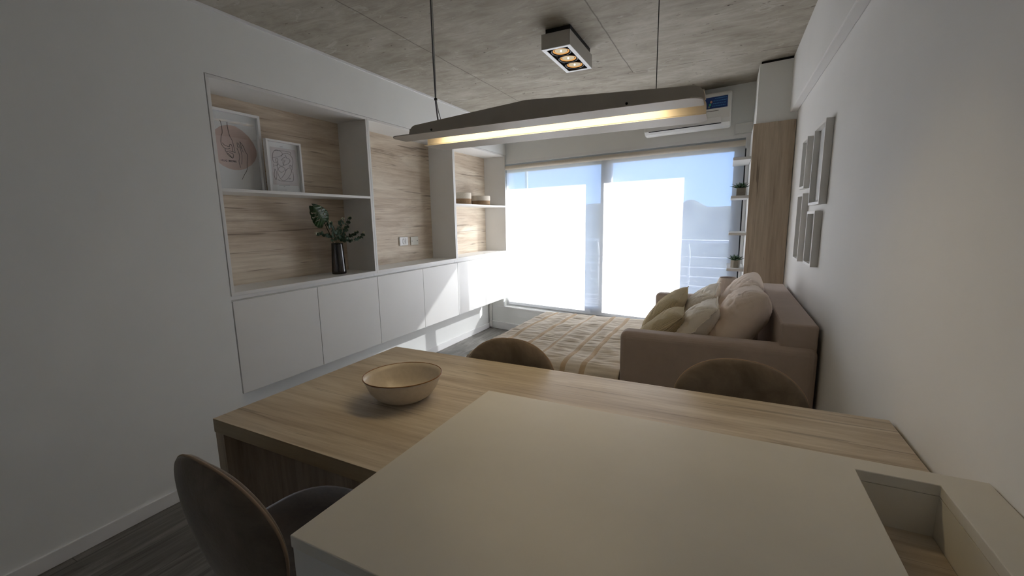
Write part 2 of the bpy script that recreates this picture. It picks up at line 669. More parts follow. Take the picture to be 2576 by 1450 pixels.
rb = thing('roller_blind', 'sheer white roller blind drawn down over the sliding window', 'blind', (-1.2, wy(-1.2) - .02, .33))
bm = bm_new()
prof = []
cy, cz, rr = WY - .005, 2.093, .026
ax0, ax1 = -2.525, .108
ring0, ring1 = [], []
for k in range(24):
    a = 2 * PI * k / 24
    y, z = cy + rr * math.cos(a), cz + rr * math.sin(a)
    ring0.append(bm.verts.new((ax0, y + SK * ax0, z)))
    ring1.append(bm.verts.new((ax1, y + SK * ax1, z)))
for k in range(24):
    bm.faces.new((ring0[k], ring0[(k + 1) % 24], ring1[(k + 1) % 24], ring1[k]))
bm.faces.new(ring0)
bm.faces.new(ring1[::-1])
obj('roller_tube', bm, CREAMF, rb, smooth=False)
bm = bm_new()
nx = 40
ra, rb_ = [], []
for i in range(nx + 1):
    x = ax0 + (ax1 - ax0) * i / nx
    ra.append(bm.verts.new((x, WY + .018 + SK * x, 2.085)))
    rb_.append(bm.verts.new((x, WY + .018 + SK * x, .352)))
for i in range(nx):
    bm.faces.new((ra[i], ra[i + 1], rb_[i + 1], rb_[i]))
obj('blind_fabric', bm, SCREEN, rb)
box('hem_bar', ax0, ax1, WY + .012, WY + .024, .338, .354, ALU, rb, .002, SK)
box('end_bracket', .109, .118, WY - .03, WY + .03, 2.055, 2.135, WHITEL, rb, .002, SK)

box_c = box('cover_box', .015, .157, WY - .03, WY - .001, 2.178, 2.262, PLASTIC, None, .003, SK)
tag(box_c, 'small white cover box on the wall above the window corner', 'cover box')
bm = bm_new()
add_box(bm, XB + .014, XB + .04, wy(XB) - .045, wy(XB) - .01, .09, .44)
add_box(bm, XB + .014, XB + .047, wy(XB) - .05, wy(XB) - .005, .02, .09)
tag(obj('cable_duct', bm, PLASTIC, bevel=.003), 'white vertical cable duct in the corner below the last wall cabinet', 'cable duct')

# ------------------------------------------------------------------ balcony and view outside
bm = bm_new()
add_prism(bm, [(-4.2, wy(-4.2) + .165), (1.2, wy(1.2) + .165), (1.2, wy(1.2) + 1.55), (-4.2, wy(-4.2) + 1.55)], .1, .24)
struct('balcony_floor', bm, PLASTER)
bm = bm_new()
add_prism(bm, [(-4.2, wy(-4.2) + .165), (1.2, wy(1.2) + .165), (1.2, wy(1.2) + 1.11), (-4.2, wy(-4.2) + 1.11)], 2.62, 2.85)
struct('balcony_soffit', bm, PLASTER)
bm = bm_new()
add_prism(bm, [(.20, wy(.20) + .165), (.50, wy(.5) + .165), (.50, wy(.50) + .55), (.20, wy(.20) + .55)], .24, 2.62)
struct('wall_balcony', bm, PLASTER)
ry = WY + 1.52
rl = thing('balcony_railing', 'white balcony railing with thin horizontal rods outside the window', 'railing', (-1.2, ry + .2, .24))


def skew_tube(bm, x0, x1, y, z, r):
    add_tube(bm, [(x0, y + SK * x0, z), (x1, y + SK * x1, z)], r, 8)


bm = bm_new()
skew_tube(bm, -3.6, 1.1, ry, 1.135, .020)
obj('handrail', bm, WHITEL, rl, smooth=True)
for z in (.925, .79, .665, .54, .41, .30):
    bm = bm_new()
    skew_tube(bm, -3.6, 1.1, ry, z, .009)
    obj('rod', bm, WHITEL, rl, smooth=True)
for x in (-2.9, -1.69, -.42, .8):
    y = ry + SK * x
    bm = bm_new()
    add_tube(bm, [(x, y - .03, .24), (x, y - .03, .95), (x - .004, y - .025, 1.02), (x - .02, y - .01, 1.09), (x - .03, y, 1.13)], .012, 8)
    obj('post', bm, WHITEL, rl, smooth=True)
bm = bm_new()
x = -2.52
add_prism(bm, [(x, 5.12), (x + .012, 5.12), (x + .012, 5.50), (x, 5.50)], .3, 2.55)
pt = obj('glass_divider', bm, GREENGL)
tag(pt, 'green tinted glass divider at the left end of the balcony', 'glass panel')
bm = bm_new()
add_box(bm, x - .01, x + .022, 5.50, 5.53, .24, 2.6)
obj('divider_post', bm, ALU, pt)

prof_h = [(-220, 5.5), (-150, 5.0), (-100, 6.0), (-72, 6.5), (-55, 6.2), (-41, 6.7), (-33, 6.2), (-23, 5.5), (-15, 4.2), (-12, 6.9), (-10, 7.1), (-8, 5.6), (-5.8, 4.4), (2, 4.7), (30, 6), (80, 7.5), (160, 6)]


def hz(x):
    for (a, za), (b, zb) in zip(prof_h, prof_h[1:]):
        if a <= x <= b:
            t = (x - a) / (b - a)
            return za + (zb - za) * t
    return 5


bm = bm_new()
rows = []
ys = [60, 85, 110, 130, 143, 150, 160, 190]
fs = [0, .18, .42, .68, .9, 1, .75, .2]
for y, f in zip(ys, fs):
    row = []
    for i in range(191):
        x = -220 + 2 * i
        h = -11 + (hz(x) + 11) * f
        h += noise.noise(Vector((x * .35, y * .3, 0))) * 1.1 * min(1, f * 2) + noise.noise(Vector((x * 1.1, y, 3))) * .35
        row.append(bm.verts.new((x, y, h)))
    rows.append(row)
for A, B in zip(rows, rows[1:]):
    for i in range(190):
        bm.faces.new((A[i], A[i + 1], B[i + 1], B[i]))
struct('terrain_hills', bm, HILLM, smooth=True)
bm = bm_new()
add_prism(bm, [(-260, 9), (200, 9), (200, 62), (-260, 62)], -12, -11)
struct('terrain_valley', bm, GROUND)

# ------------------------------------------------------------------ shelving and wall cabinets on the left
ZT = 2.250
sh_names = [
    ('white open shelving bay at the near end, holding two framed prints', 'open shelving'),
    ('white open shelving bay without a shelf, two switch plates inside', 'open shelving'),
    ('white open shelving bay next to the window, holding two baskets', 'open shelving')]
bays = [(Y0 + .005, Y1, 1.644), (Y1, Y2, None), (Y2, Y3, 1.620)]
for (ya, yb, zs), (lab, cat) in zip(bays, sh_names):
    t = thing('shelving_bay', lab, cat, (XB, (ya + yb) / 2, 1.04), 'open shelving bays over the wall cabinets')
    ya += .0006
    yb -= .0006
    box('side_panel', XB + .002, XL, ya, ya + .018, 1.06, ZT - .018, WHITE, t, .001)
    box('side_panel', XB + .002, XL, yb - .018, yb, 1.06, ZT - .018, WHITE, t, .001)
    box('top_panel', XB + .002, XL, ya, yb, ZT - .018, ZT, WHITE, t, .001)
    box('base_panel', XB + .002, XL, ya, yb, 1.040, 1.060, WHITE, t, .001)
    box('back_panel', XB + .002, XB + .012, ya + .018, yb - .018, 1.06, ZT - .018, OAKB, t)
    if zs:
        box('shelf', XB + .012, XL - .001, ya + .018, yb - .018, zs - .009, zs + .009, WHITE, t, .001)
cabs = [(Y0 + .005, Y1, 2.020, 'white wall-hung cabinet at the near end, nearest the dining table'),
        (Y1, Y2, 3.188, 'white wall-hung cabinet in the middle of the row of three'),
        (Y2, Y3, 4.349, 'white wall-hung cabinet at the window end, under the baskets')]
for ya, yb, ym, lab in cabs:
    t = thing('wall_cabinet', lab, 'cabinet', (XB, (ya + yb) / 2, .448), 'wall-hung cabinets under the shelving')
    box('carcass', XB + .002, XL - .022, ya + .001, yb - .001, .450, 1.012, WHITE, t)
    box('grip_rail', XL - .08, XL - .035, ya + .001, yb - .001, 1.013, 1.0395, WHITEL, t)
    box('door', XL - .020, XL, ya + .002, ym - .002, .448, 1.010, WHITE, t, .0012)
    box('door', XL - .020, XL, ym + .002, yb - .002, .448, 1.010, WHITE, t, .0012)


# ------------------------------------------------------------------ framed prints on the shelf
def polyline_mesh(bm, pts, r=.0011, x=0.0):
    """ink line on a print, drawn in the plane x, pts are (y, z)"""
    P = [Vector((x, p[0], p[1])) for p in pts]
    Q = []
    n = len(P)
    for i in range(n - 1):
        p0, p1, p2, p3 = P[max(i - 1, 0)], P[i], P[i + 1], P[min(i + 2, n - 1)]
        for k in range(5):
            t = k / 5
            Q.append(.5 * ((2 * p1) + (-p0 + p2) * t + (2 * p0 - 5 * p1 + 4 * p2 - p3) * t * t + (-p0 + 3 * p1 - 3 * p2 + p3) * t ** 3))
    Q.append(P[-1])
    add_tube(bm, Q, r, 5)


def frame(name, label, cat, x, y0, y1, z0, z1, w, d, group=None, mat=WHITEL):
    """picture frame facing +x, front face at x"""
    t = thing(name, label, cat, (x - d / 2, (y0 + y1) / 2, z0), group)
    bm = bm_new()
    add_box(bm, x - d, x, y0, y0 + w, z0, z1)
    add_box(bm, x - d, x, y1 - w, y1, z0, z1)
    add_box(bm, x - d, x, y0 + w, y1 - w, z0, z0 + w)
    add_box(bm, x - d, x, y0 + w, y1 - w, z1 - w, z1)
    obj('frame_rim', bm, mat, t, .0008)
    return t


fz = 1.6545
A1 = (1.500, 1.893, fz, 2.147)
t = frame('framed_print', 'large white framed print of two line-drawn hands reading HUG MORE', 'picture frame', -2.775, *A1, .016, .03, 'framed prints on the shelf')
px = -2.799
box('print', px - .002, px, A1[0] + .016, A1[1] - .016, A1[2] + .016, A1[3] - .016, PAPER, t)
pr_ = bpy.data.objects[t.children[-1].name] if t.children else None


bm = bm_new()
vs = []
for yy, zz in [(1.517, 1.8428), (1.517, 2.0037000000000003), (1.6118, 2.0137), (1.6503, 2.0452), (1.694, 2.0593), (1.7373, 2.0608), (1.7796, 2.0423), (1.8216, 2.0099), (1.8499, 1.9697), (1.8651, 1.9268), (1.863, 1.8949), (1.8471, 1.8613), (1.8199, 1.8313), (1.7795, 1.8049), (1.7416, 1.7925), (1.7057, 1.79), (1.6717, 1.7967), (1.6393, 1.8106), (1.6183, 1.8275), (1.6095, 1.8328)]:
    vs.append(bm.verts.new((px + .0006, yy, zz)))
bm.faces.new(vs)
r = bmesh.ops.extrude_face_region(bm, geom=list(bm.faces))
bmesh.ops.translate(bm, vec=(-.0005, 0, 0), verts=[g for g in r['geom'] if isinstance(g, bmesh.types.BMVert)])
obj('pink_shape', bm, PINK, t)
bm = bm_new()
lines1 = [
    [(1.6525, 2.0808), (1.6585, 2.0508), (1.6585, 2.0092), (1.6514, 1.9913), (1.6438, 1.9483), (1.6565, 1.9207), (1.6769, 1.9141), (1.6948, 1.9208)],
    [(1.6938, 2.0761), (1.6932, 2.0529), (1.6997, 1.9991), (1.7133, 1.9671), (1.7205, 1.9166), (1.7236, 1.8984)],
    [(1.6512, 1.9473), (1.6665, 1.9339), (1.6916, 1.9298), (1.6937, 1.9407), (1.7041, 1.9444), (1.709, 1.9236), (1.7109, 1.9024), (1.7249, 1.8977)],
    [(1.6639, 1.9124), (1.6685, 1.8969), (1.6928, 1.9035), (1.7089, 1.9)],
    [(1.668, 1.8926), (1.686, 1.882), (1.7031, 1.8617), (1.711, 1.8843), (1.6875, 1.8951)],
    [(1.6715, 1.8866), (1.685, 1.8733), (1.7043, 1.861)],
    [(1.741, 1.9605), (1.7436, 1.9327), (1.7549, 1.9377), (1.761, 1.9132), (1.7638, 1.8829), (1.7564, 1.8301)],
    [(1.7372, 1.9275), (1.7454, 1.9025), (1.7486, 1.8723), (1.741, 1.8451), (1.7471, 1.8084)],
    [(1.7599, 1.9697), (1.7642, 1.9486), (1.7708, 1.9277)],
    [(1.7599, 1.9697), (1.7782, 1.944), (1.7896, 1.9125), (1.7999, 1.8895), (1.7921, 1.8418), (1.786, 1.7966), (1.7684, 1.7682), (1.7485, 1.7346)],
    [(1.7455, 1.9611), (1.7627, 1.9353), (1.7752, 1.9063)]]
for L in lines1:
    polyline_mesh(bm, L, .0013, px + .0014)
obj('line_drawing', bm, INK, t)
tcu = bpy.data.curves.new('hug_more', 'FONT')
tcu.body = 'HUG MORE'
tcu.size = .0185
tcu.space_character = 1.25
tcu.extrude = .0004
tcu.offset = .0003
to = bpy.data.objects.new('tmp_text', tcu)
COL.objects.link(to)
dg = bpy.context.evaluated_depsgraph_get()
dg.update()
tme = bpy.data.meshes.new_from_object(to.evaluated_get(dg))
bpy.data.objects.remove(to)
tme.materials.clear()
tme.materials.append(INK)
ty, tz = (1.7253, 1.8369)
_mx, _mn = max(v.co.x for v in tme.vertices), min(v.co.x for v in tme.vertices)
for v in tme.vertices:
    v.co.x = (v.co.x - _mx) * .094 / (_mx - _mn)
    v.co.y *= .86
for v in tme.vertices:
    a, b, c = v.co
    v.co = (px + .0014 + c, ty + a * 1.0, tz + b)
lo = bpy.data.objects.new('lettering', tme)
COL.objects.link(lo)
lo.parent = t
lo.matrix_parent_inverse = Matrix.Translation(-Vector(t.location))
box('glazing', px + .008, px + .010, A1[0] + .015, A1[1] - .015, A1[2] + .015, A1[3] - .015, GLASS, t)

A2 = (1.862, 2.118, fz, 1.998)
t = frame('framed_print', 'smaller white framed print of a one-line face drawing', 'picture frame', -2.690, *A2, .013, .03, 'framed prints on the shelf')
px = -2.712
box('print', px - .002, px, A2[0] + .013, A2[1] - .013, A2[2] + .013, A2[3] - .013, PAPER, t)
box('grey_field', px, px + .0006, A2[0] + .038, A2[1] - .030, A2[2] + .055, A2[3] - .045, LILAC, t)


lines2 = [
    [(1.9296, 1.9316), (1.9761, 1.9363), (2.0179, 1.9348), (2.0456, 1.9337), (2.0484, 1.9199)],
    [(1.9769, 1.8971), (1.9856, 1.9191), (1.9654, 1.9336), (1.9374, 1.9345), (1.9174, 1.9128), (1.9113, 1.8802), (1.9163, 1.858), (1.9359, 1.8519), (1.949, 1.8685), (1.9445, 1.8832), (1.9322, 1.8735), (1.9363, 1.8556)],
    [(1.9153, 1.8843), (1.94, 1.8891), (1.9722, 1.9012), (1.9948, 1.917), (2.0272, 1.9229), (2.0525, 1.9071), (2.0609, 1.8739), (2.0517, 1.8395), (2.048, 1.8153)],
    [(2.0072, 1.9101), (2.0159, 1.8924), (2.03, 1.8894), (2.0383, 1.8761), (2.0266, 1.8583), (2.0084, 1.8484), (1.9892, 1.8426), (1.9929, 1.8617), (2.0017, 1.8744), (1.9852, 1.8772), (1.9742, 1.8727), (1.9891, 1.8893), (2.0056, 1.8959)],
    [(1.9474, 1.8637), (1.9503, 1.8433), (1.9701, 1.8351), (1.9853, 1.8399), (1.9828, 1.856), (1.987, 1.8704)],
    [(1.9148, 1.8441), (1.9183, 1.8308), (1.9127, 1.8256)],
    [(1.9407, 1.8492), (1.9381, 1.8351), (1.9251, 1.837)],
    [(1.9877, 1.805), (1.9654, 1.7927), (1.9472, 1.8059), (1.9487, 1.82), (1.9697, 1.8313), (1.9924, 1.8233), (1.9944, 1.808), (2.0287, 1.8277), (2.0436, 1.8101), (2.0275, 1.7777), (1.9973, 1.7468), (1.965, 1.7411), (1.9425, 1.773), (1.9394, 1.8191), (1.9446, 1.8473)],
    [(1.9214, 1.8127), (1.9311, 1.7859), (1.9226, 1.7413), (1.9116, 1.7704), (1.9214, 1.8127)],
    [(1.9611, 1.7535), (1.9851, 1.7813), (2.0059, 1.8161)],
    [(2.0522, 1.8037), (2.0549, 1.7679), (2.0441, 1.7392), (2.0014, 1.7352), (1.954, 1.7366), (1.9332, 1.7444)],
    [(2.0291, 1.842), (2.0406, 1.8479), (2.0451, 1.8389), (2.0336, 1.833), (2.0278, 1.8395)],
    [(2.0151, 1.7529), (2.0257, 1.7608)],
    [(2.0219, 1.751), (2.0322, 1.7604)]]
bm = bm_new()
for L in lines2:
    polyline_mesh(bm, L, .0009, px + .0014)
for ya_, z_, yb_ in [(1.9735, 1.9604, 1.9777), (1.9805, 1.9614, 1.9848), (1.9876, 1.9623, 1.9918), (1.9403, 1.7067, 1.9457), (1.9493, 1.7072, 1.9547), (1.9584, 1.7078, 1.9638), (1.9675, 1.7084, 1.9729), (1.9766, 1.7089, 1.9821), (1.9858, 1.7095, 1.9913), (1.995, 1.7101, 2.0006), (2.0043, 1.7107, 2.0099), (2.0137, 1.7113, 2.0193), (1.9735, 1.6998, 1.9757), (1.9771, 1.7, 1.9792), (1.9806, 1.7002, 1.9828)]:
    add_box(bm, px + .0006, px + .0014, ya_, yb_, z_ - .0012, z_ + .0012)
obj('line_drawing', bm, INK, t)
box('glazing', px + .006, px + .008, A2[0] + .012, A2[1] - .012, A2[2] + .012, A2[3] - .012, GLASS, t)

# frames on the right wall, facing -x
rf = [(2.53, 2.835, 1.500, 1.897, 'largest white framed picture, upper and nearest on the right wall'),
      (3.05, 3.235, 1.605, 1.897, 'upper small white framed picture nearest the wood panel'),
      (3.05, 3.255, 1.175, 1.575, 'lower left tall white framed picture beside the wood panel'),
      (2.605, 2.835, 1.187, 1.469, 'small white framed picture directly below the largest one')]
for y0, y1, z0, z1, lab in rf:
    t = thing('wall_frame', lab, 'picture frame', (XR - .015, (y0 + y1) / 2, z0), 'picture frames on the right wall')
    xa, xb, w = XR - .032, XR - .0005, .014
    bm = bm_new()
    add_box(bm, xa, xb, y0, y0 + w, z0, z1)
    add_box(bm, xa, xb, y1 - w, y1, z0, z1)
    add_box(bm, xa, xb, y0 + w, y1 - w, z0, z0 + w)
    add_box(bm, xa, xb, y0 + w, y1 - w, z1 - w, z1)
    obj('frame_rim', bm, WHITE, t, .0008)
    box('print', xb - .006, xb - .003, y0 + w, y1 - w, z0 + w, z1 - w, PAPER, t)
    box('glazing', xb - .010, xb - .008, y0 + w, y1 - w, z0 + w, z1 - w, GLASS, t)

# ------------------------------------------------------------------ switch plates
xp = XB + .012
t = thing('wall_socket', 'white socket plate with pin slots, left of the blank cover plate', 'socket', (xp, 3.28, 1.218), 'plates in the empty bay')
bm = bm_new()
add_box(bm, xp + .0004, xp + .013, 3.222, 3.340, 1.220, 1.304)
obj('plate', bm, WHITEL, t, .004)
bm = bm_new()
add_lathe(bm, [(0, 0), (.036, 0), (.036, .003), (0, .003)], (0, 0, 0), 32)
bmesh.ops.rotate(bm, verts=bm.verts, matrix=Matrix.Rotation(PI / 2, 3, 'Y'))
bmesh.ops.translate(bm, verts=bm.verts, vec=(xp + .012, 3.290, 1.262))
obj('socket_face', bm, PLASTIC, t, .001)
bm = bm_new()
for (dy, dz, ang, l) in ((-.012, .018, 0, .016), (-.012, -.018, 0, .016), (.010, .006, .5, .014), (.010, -.008, -.5, .014), (.016, .02, 0, .012), (.016, -.02, 0, .012), (-.005, 0, PI / 2, .012)):
    vv = add_box(bm, -.0005, .0005, -.0016, .0016, -l / 2, l / 2)
    bmesh.ops.rotate(bm, verts=vv, matrix=Matrix.Rotation(ang, 3, 'X'))
    bmesh.ops.translate(bm, verts=vv, vec=(xp + .0158, 3.285 + dy, 1.262 + dz))
obj('pin_slot', bm, INK, t)
t = thing('blank_plate', 'cream blank wall plate with two screws, right of the socket', 'wall plate', (xp, 3.45, 1.218), 'plates in the empty bay')
bm = bm_new()
add_box(bm, xp + .0004, xp + .008, 3.388, 3.505, 1.216, 1.300)
obj('plate', bm, PLASTB, t, .003)
for yy in (3.405, 3.488):
    bm = bm_new()
    add_sphere(bm, (xp + .008, yy, 1.258), .0042, 12)
    obj('screw', bm, BLACKM, t, smooth=True)


# ------------------------------------------------------------------ vase and stems
VX, VY = -2.672, 2.346
zb = 1.0605
bm = bm_new()
add_lathe(bm, [(0, 0), (.048, 0), (.0525, .006), (.0525, .02), (.047, .12), (.041, .225), (.0405, .236), (.0385, .236), (.039, .222), (.045, .12), (.049, .025), (.046, .016), (0, .014)], (VX, VY, zb), 48)
tag(obj('glass_vase', bm, SMOKE, smooth=True), 'smoked glass vase of dark leaves on the cabinet counter', 'vase')


def leaf_outline(n=22):
    pts = []
    for i in range(n + 1):
        t_ = i / n
        w = math.sin(PI * t_ ** .75) ** .72
        pts.append((t_, w))
    return pts


# monstera leaf, lies roughly in the y-z plane facing +x
base = Vector((VX + .01, 2.238, 1.452))
tip = Vector((VX + .055, 2.112, 1.572))
ax = (tip - base)
Lf = ax.length
ax.normalize()
nrm = Vector((.80, -.50, .26)).normalized()
sd_ = ax.cross(nrm).normalized()
nrm = sd_.cross(ax)
ml = thing('monstera_leaf', 'large dark monstera leaf rising left out of the smoked vase', 'leaf stem', (VX, VY, zb + .02))
bm = bm_new()
NL, NW = 60, 16
slits = {(1, .45), (1, .62), (1, .28), (-1, .38), (-1, .56), (-1, .72)}
grid = {}
for i in range(NL + 1):
    t_ = i / NL
    w = .068 * (math.sin(PI * min(1, (t_ * .93 + .055)) ** .85)) ** .62
    for j in range(-NW, NW + 1):
        s = j / NW
        back = -.035 * (abs(s) ** 1.5) * (1 - t_)      # heart-shaped lobes at the base
        p = base + ax * (t_ * Lf + back) + sd_ * (s * w) + nrm * (.018 * math.sin(t_ * PI) + -.02 * s * s + .003 * math.cos(t_ * 40 + abs(s) * 8) * abs(s))
        grid[i, j] = bm.verts.new(p)
for i in range(NL):
    for j in range(-NW, NW):
        s = (j + .5) / NW
        t_ = (i + .5) / NL
        cut = False
        for sg, tc_ in slits:
            if s * sg > .28 and s * sg < (.80 if tc_ < .5 else .88):
                c_ = tc_ + .16 * (abs(s) - .3)
                if abs(t_ - c_) < .014:
                    cut = True
        if not cut:
            bm.faces.new((grid[i, j], grid[i + 1, j], grid[i + 1, j + 1], grid[i, j + 1]))
o = obj('leaf_blade', bm, LEAF, ml, smooth=True)
sm = o.modifiers.new('thick', 'SOLIDIFY')
sm.thickness = .0012
bm = bm_new()
add_tube(bm, [base + ax * (k / 10 * Lf) + nrm * (.018 * math.sin(k / 10 * PI) + .0015) for k in range(11)], .0016, 6, taper=[1 - .07 * k for k in range(11)])
obj('midrib', bm, VEIN, ml, smooth=True)
bm = bm_new()
add_tube(bm, [(VX + .01, VY + .01, zb + .03), (VX, VY - .02, 1.25), (VX, 2.30, 1.34), (VX + .004, 2.262, 1.41), base], .0028, 8)
obj('stalk', bm, STEM, ml, smooth=True)

# eucalyptus sprays
sprays = [
    ([(VY - .01, 1.30), (2.30, 1.345), (2.235, 1.365), (2.175, 1.378)], 8, 'short eucalyptus spray leaning left out of the vase, with pale buds'),
    ([(VY - .005, 1.30), (2.32, 1.38), (2.285, 1.43), (2.272, 1.452)], 8, 'upright eucalyptus spray just behind the monstera stalk'),
    ([(VY, 1.30), (2.35, 1.37), (2.375, 1.43), (2.395, 1.475)], 9, 'tallest eucalyptus spray rising straight above the vase'),
    ([(VY + .005, 1.30), (2.40, 1.36), (2.45, 1.42), (2.475, 1.485)], 9, 'eucalyptus spray leaning up and right with a pinkish bud'),
    ([(VY + .01, 1.30), (2.42, 1.33), (2.49, 1.355), (2.53, 1.372)], 8, 'low eucalyptus spray leaning right with bright buds'),
    ([(VY + .01, 1.30), (2.45, 1.32), (2.51, 1.33), (2.556, 1.36)], 7, 'longest eucalyptus spray reaching furthest right past the bay side')]
rnd = random.Random(4)
for si, (pts, nl, lab) in enumerate(sprays):
    dx = rnd.uniform(-.03, .06)
    t = thing('eucalyptus_spray', lab, 'leaf stem', (VX, VY, 1.28), 'eucalyptus sprays in the vase')
    P = [Vector((VX + dx * i / 3, y, z)) for i, (y, z) in enumerate(pts)]
    if P[-1].y > 2.55:
        for q in P[1:]:
            q.x += .07
    P = [Vector((VX, VY + (P[0].y - VY) * .5, zb + .05))] + P
    bm = bm_new()
    add_tube(bm, P, .0013, 6)
    obj('stem', bm, STEM, t, smooth=True)
    bm = bm_new()
    for k in range(nl * 2 + 2):
        f = .22 + .75 * (k // 2) / nl
        ff = f * 3
        i = min(2, int(ff))
        c = P[i + 1].lerp(P[i + 2], ff - i)
        side = 1 if k % 2 else -1
        rad = rnd.uniform(.011, .017) * (1.1 - .35 * f)
        d = Vector((rnd.uniform(-.3, .9), side * rnd.uniform(.5, 1), rnd.uniform(-.6, .6))).normalized()
        cc = c + d * rad * 1.2
        n = Vector((1, rnd.uniform(-.6, .6), rnd.uniform(-.7, .7))).normalized()
        a = n.cross(d).normalized()
        b = a.cross(n).normalized()
        ring = [cc + (a * math.cos(2 * PI * m / 12) * rad + b * math.sin(2 * PI * m / 12) * rad * 1.05) for m in range(12)]
        top = bm.verts.new(cc + n * rad * .15)
        rv = [bm.verts.new(q) for q in ring]
        bot = bm.verts.new(cc - n * .0008)
        for m in range(12):
            bm.faces.new((top, rv[m], rv[(m + 1) % 12]))
            bm.faces.new((bot, rv[(m + 1) % 12], rv[m]))
    obj('leaves', bm, EUCA, t, smooth=False)
    bm = bm_new()
    for k in range(7):
        c = P[-1] + Vector((rnd.uniform(-.004, .01), rnd.uniform(-.012, .012), rnd.uniform(-.006, .014)))
        add_sphere(bm, c, rnd.uniform(.0028, .0045), 6, 1.5)
    obj('buds', bm, BUD, t, smooth=True)


# ------------------------------------------------------------------ baskets
def basket(y, r, h, lab):
    t = thing('rope_basket', lab, 'basket', (-2.68, y, 1.6295), 'rope baskets on the shelf')
    zm = h * .48
    bm = bm_new()
    pr1 = [(0, .001)]
    n1 = 7
    for i in range(n1 + 1):
        z = .001 + zm * i / n1
        pr1 += [(r * .97 + .0022, z), (r * .97, z + zm / n1 * .5)] if i < n1 else [(r * .97, z)]
    add_lathe(bm, pr1, (-2.68, y, 1.6295), 40)
    obj('jute_base', bm, ROPE, t, smooth=True)
    bm = bm_new()
    pr2 = []
    for i in range(n1 + 1):
        z = zm + (h - zm) * i / n1
        pr2 += [(r + .002, z), (r, z + (h - zm) / n1 * .5)] if i < n1 else [(r, z)]
    pr2 += [(r - .008, h), (r - .01, h - .01), (r - .012, .02), (0, .015)]
    add_lathe(bm, pr2, (-2.68, y, 1.6295), 40)
    obj('cotton_rim', bm, COTTON, t, smooth=True)


basket(4.115, .112, .128, 'two-tone rope basket, the left one of the pair on the shelf')
basket(4.545, .112, .112, 'two-tone rope basket nearer the window on the same shelf')

# ------------------------------------------------------------------ side shelves by the window
bm = None
su = thing('window_shelves', 'narrow white open shelves between the wood panel and the window', 'shelf unit', (.08, 4.2, .6))
ysh0 = 3.985
for z in (1.905, 1.603, 1.305, 1.008, .70):
    bm = bm_new()
    add_prism(bm, [(.016, ysh0), (.1415, ysh0 - .02), (.1415, wy(.14) - .03), (.016, wy(.016) - .03)], z - .011, z + .011)
    obj('shelf', bm, WHITE, su, .001)
box('back_upright', .118, .1415, wy(.13) - .05, wy(.13) - .033, .02, 2.04, WHITEL, su, .001)
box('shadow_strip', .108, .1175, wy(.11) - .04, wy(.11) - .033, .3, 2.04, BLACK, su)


def succulent(x, y, z, n, hgt, lab, seed, hexa=False):
    t = thing('potted_succulent', lab, 'plant', (x, y, z), 'small potted succulents by the window')
    bm = bm_new()
    sides = 6 if hexa else 4
    off = PI / 4 if not hexa else .2
    k = .036 if hexa else .047
    def ring(r, zz):
        return [bm.verts.new((x + r * math.cos(off + 2 * PI * i / sides), y + r * math.sin(off + 2 * PI * i / sides), z + zz)) for i in range(sides)]
    R = [ring(k, .0005), ring(k, .064), ring(k * .86, .064), ring(k * .86, .055)]
    bm.faces.new(R[0][::-1])
    bm.faces.new(R[3])
    for A, B in zip(R, R[1:]):
        for i in range(sides):
            bm.faces.new((A[i], A[(i + 1) % sides], B[(i + 1) % sides], B[i]))
    obj('pot', bm, POT, t, .0015)
    bm = bm_new()
    rd = random.Random(seed)
    for i in range(n):
        a = i * 2.39996
        el = math.radians(25 + 60 * (1 - i / n) + rd.uniform(-6, 6))
        el = math.radians(85 - 62 * (i / n) ** .8)
        L = hgt * rd.uniform(.8, 1.05) * (.75 + .35 * i / n)
        d = Vector((math.cos(a) * math.cos(el), math.sin(a) * math.cos(el), math.sin(el)))
        sde = Vector((-math.sin(a), math.cos(a), 0))
        nn = sde.cross(d)
        b0 = Vector((x, y, z + .056)) + Vector((math.cos(a), math.sin(a), 0)) * .006
        prev = None
        for s in range(7):
            f = s / 6
            w = .0075 * (1 - f ** 2.2) * (.6 + .8 * min(1, f * 3)) + .0002
            c = b0 + d * (L * f) - Vector((0, 0, 1)) * (.012 * f * f * math.cos(el)) + nn * .004 * f
            cur = [bm.verts.new(c + sde * w), bm.verts.new(c + nn * w * .45), bm.verts.new(c - sde * w), bm.verts.new(c - nn * w * .45)]
            if prev:
                for q in range(4):
                    bm.faces.new((prev[q], prev[(q + 1) % 4], cur[(q + 1) % 4], cur[q]))
            prev = cur
    obj('foliage', bm, SUCC, t, smooth=True)
    box('soil', x - k * .55, x + k * .55, y - k * .55, y + k * .55, z + .052, z + .0555, SOIL, t)


succulent(.088, 4.06, 1.614, 26, .085, 'spiky succulent in a square cement pot on the upper window shelf', 3)
succulent(.080, 4.07, 1.019, 24, .080, 'spiky succulent in a faceted cement pot on the lower window shelf', 8, True)

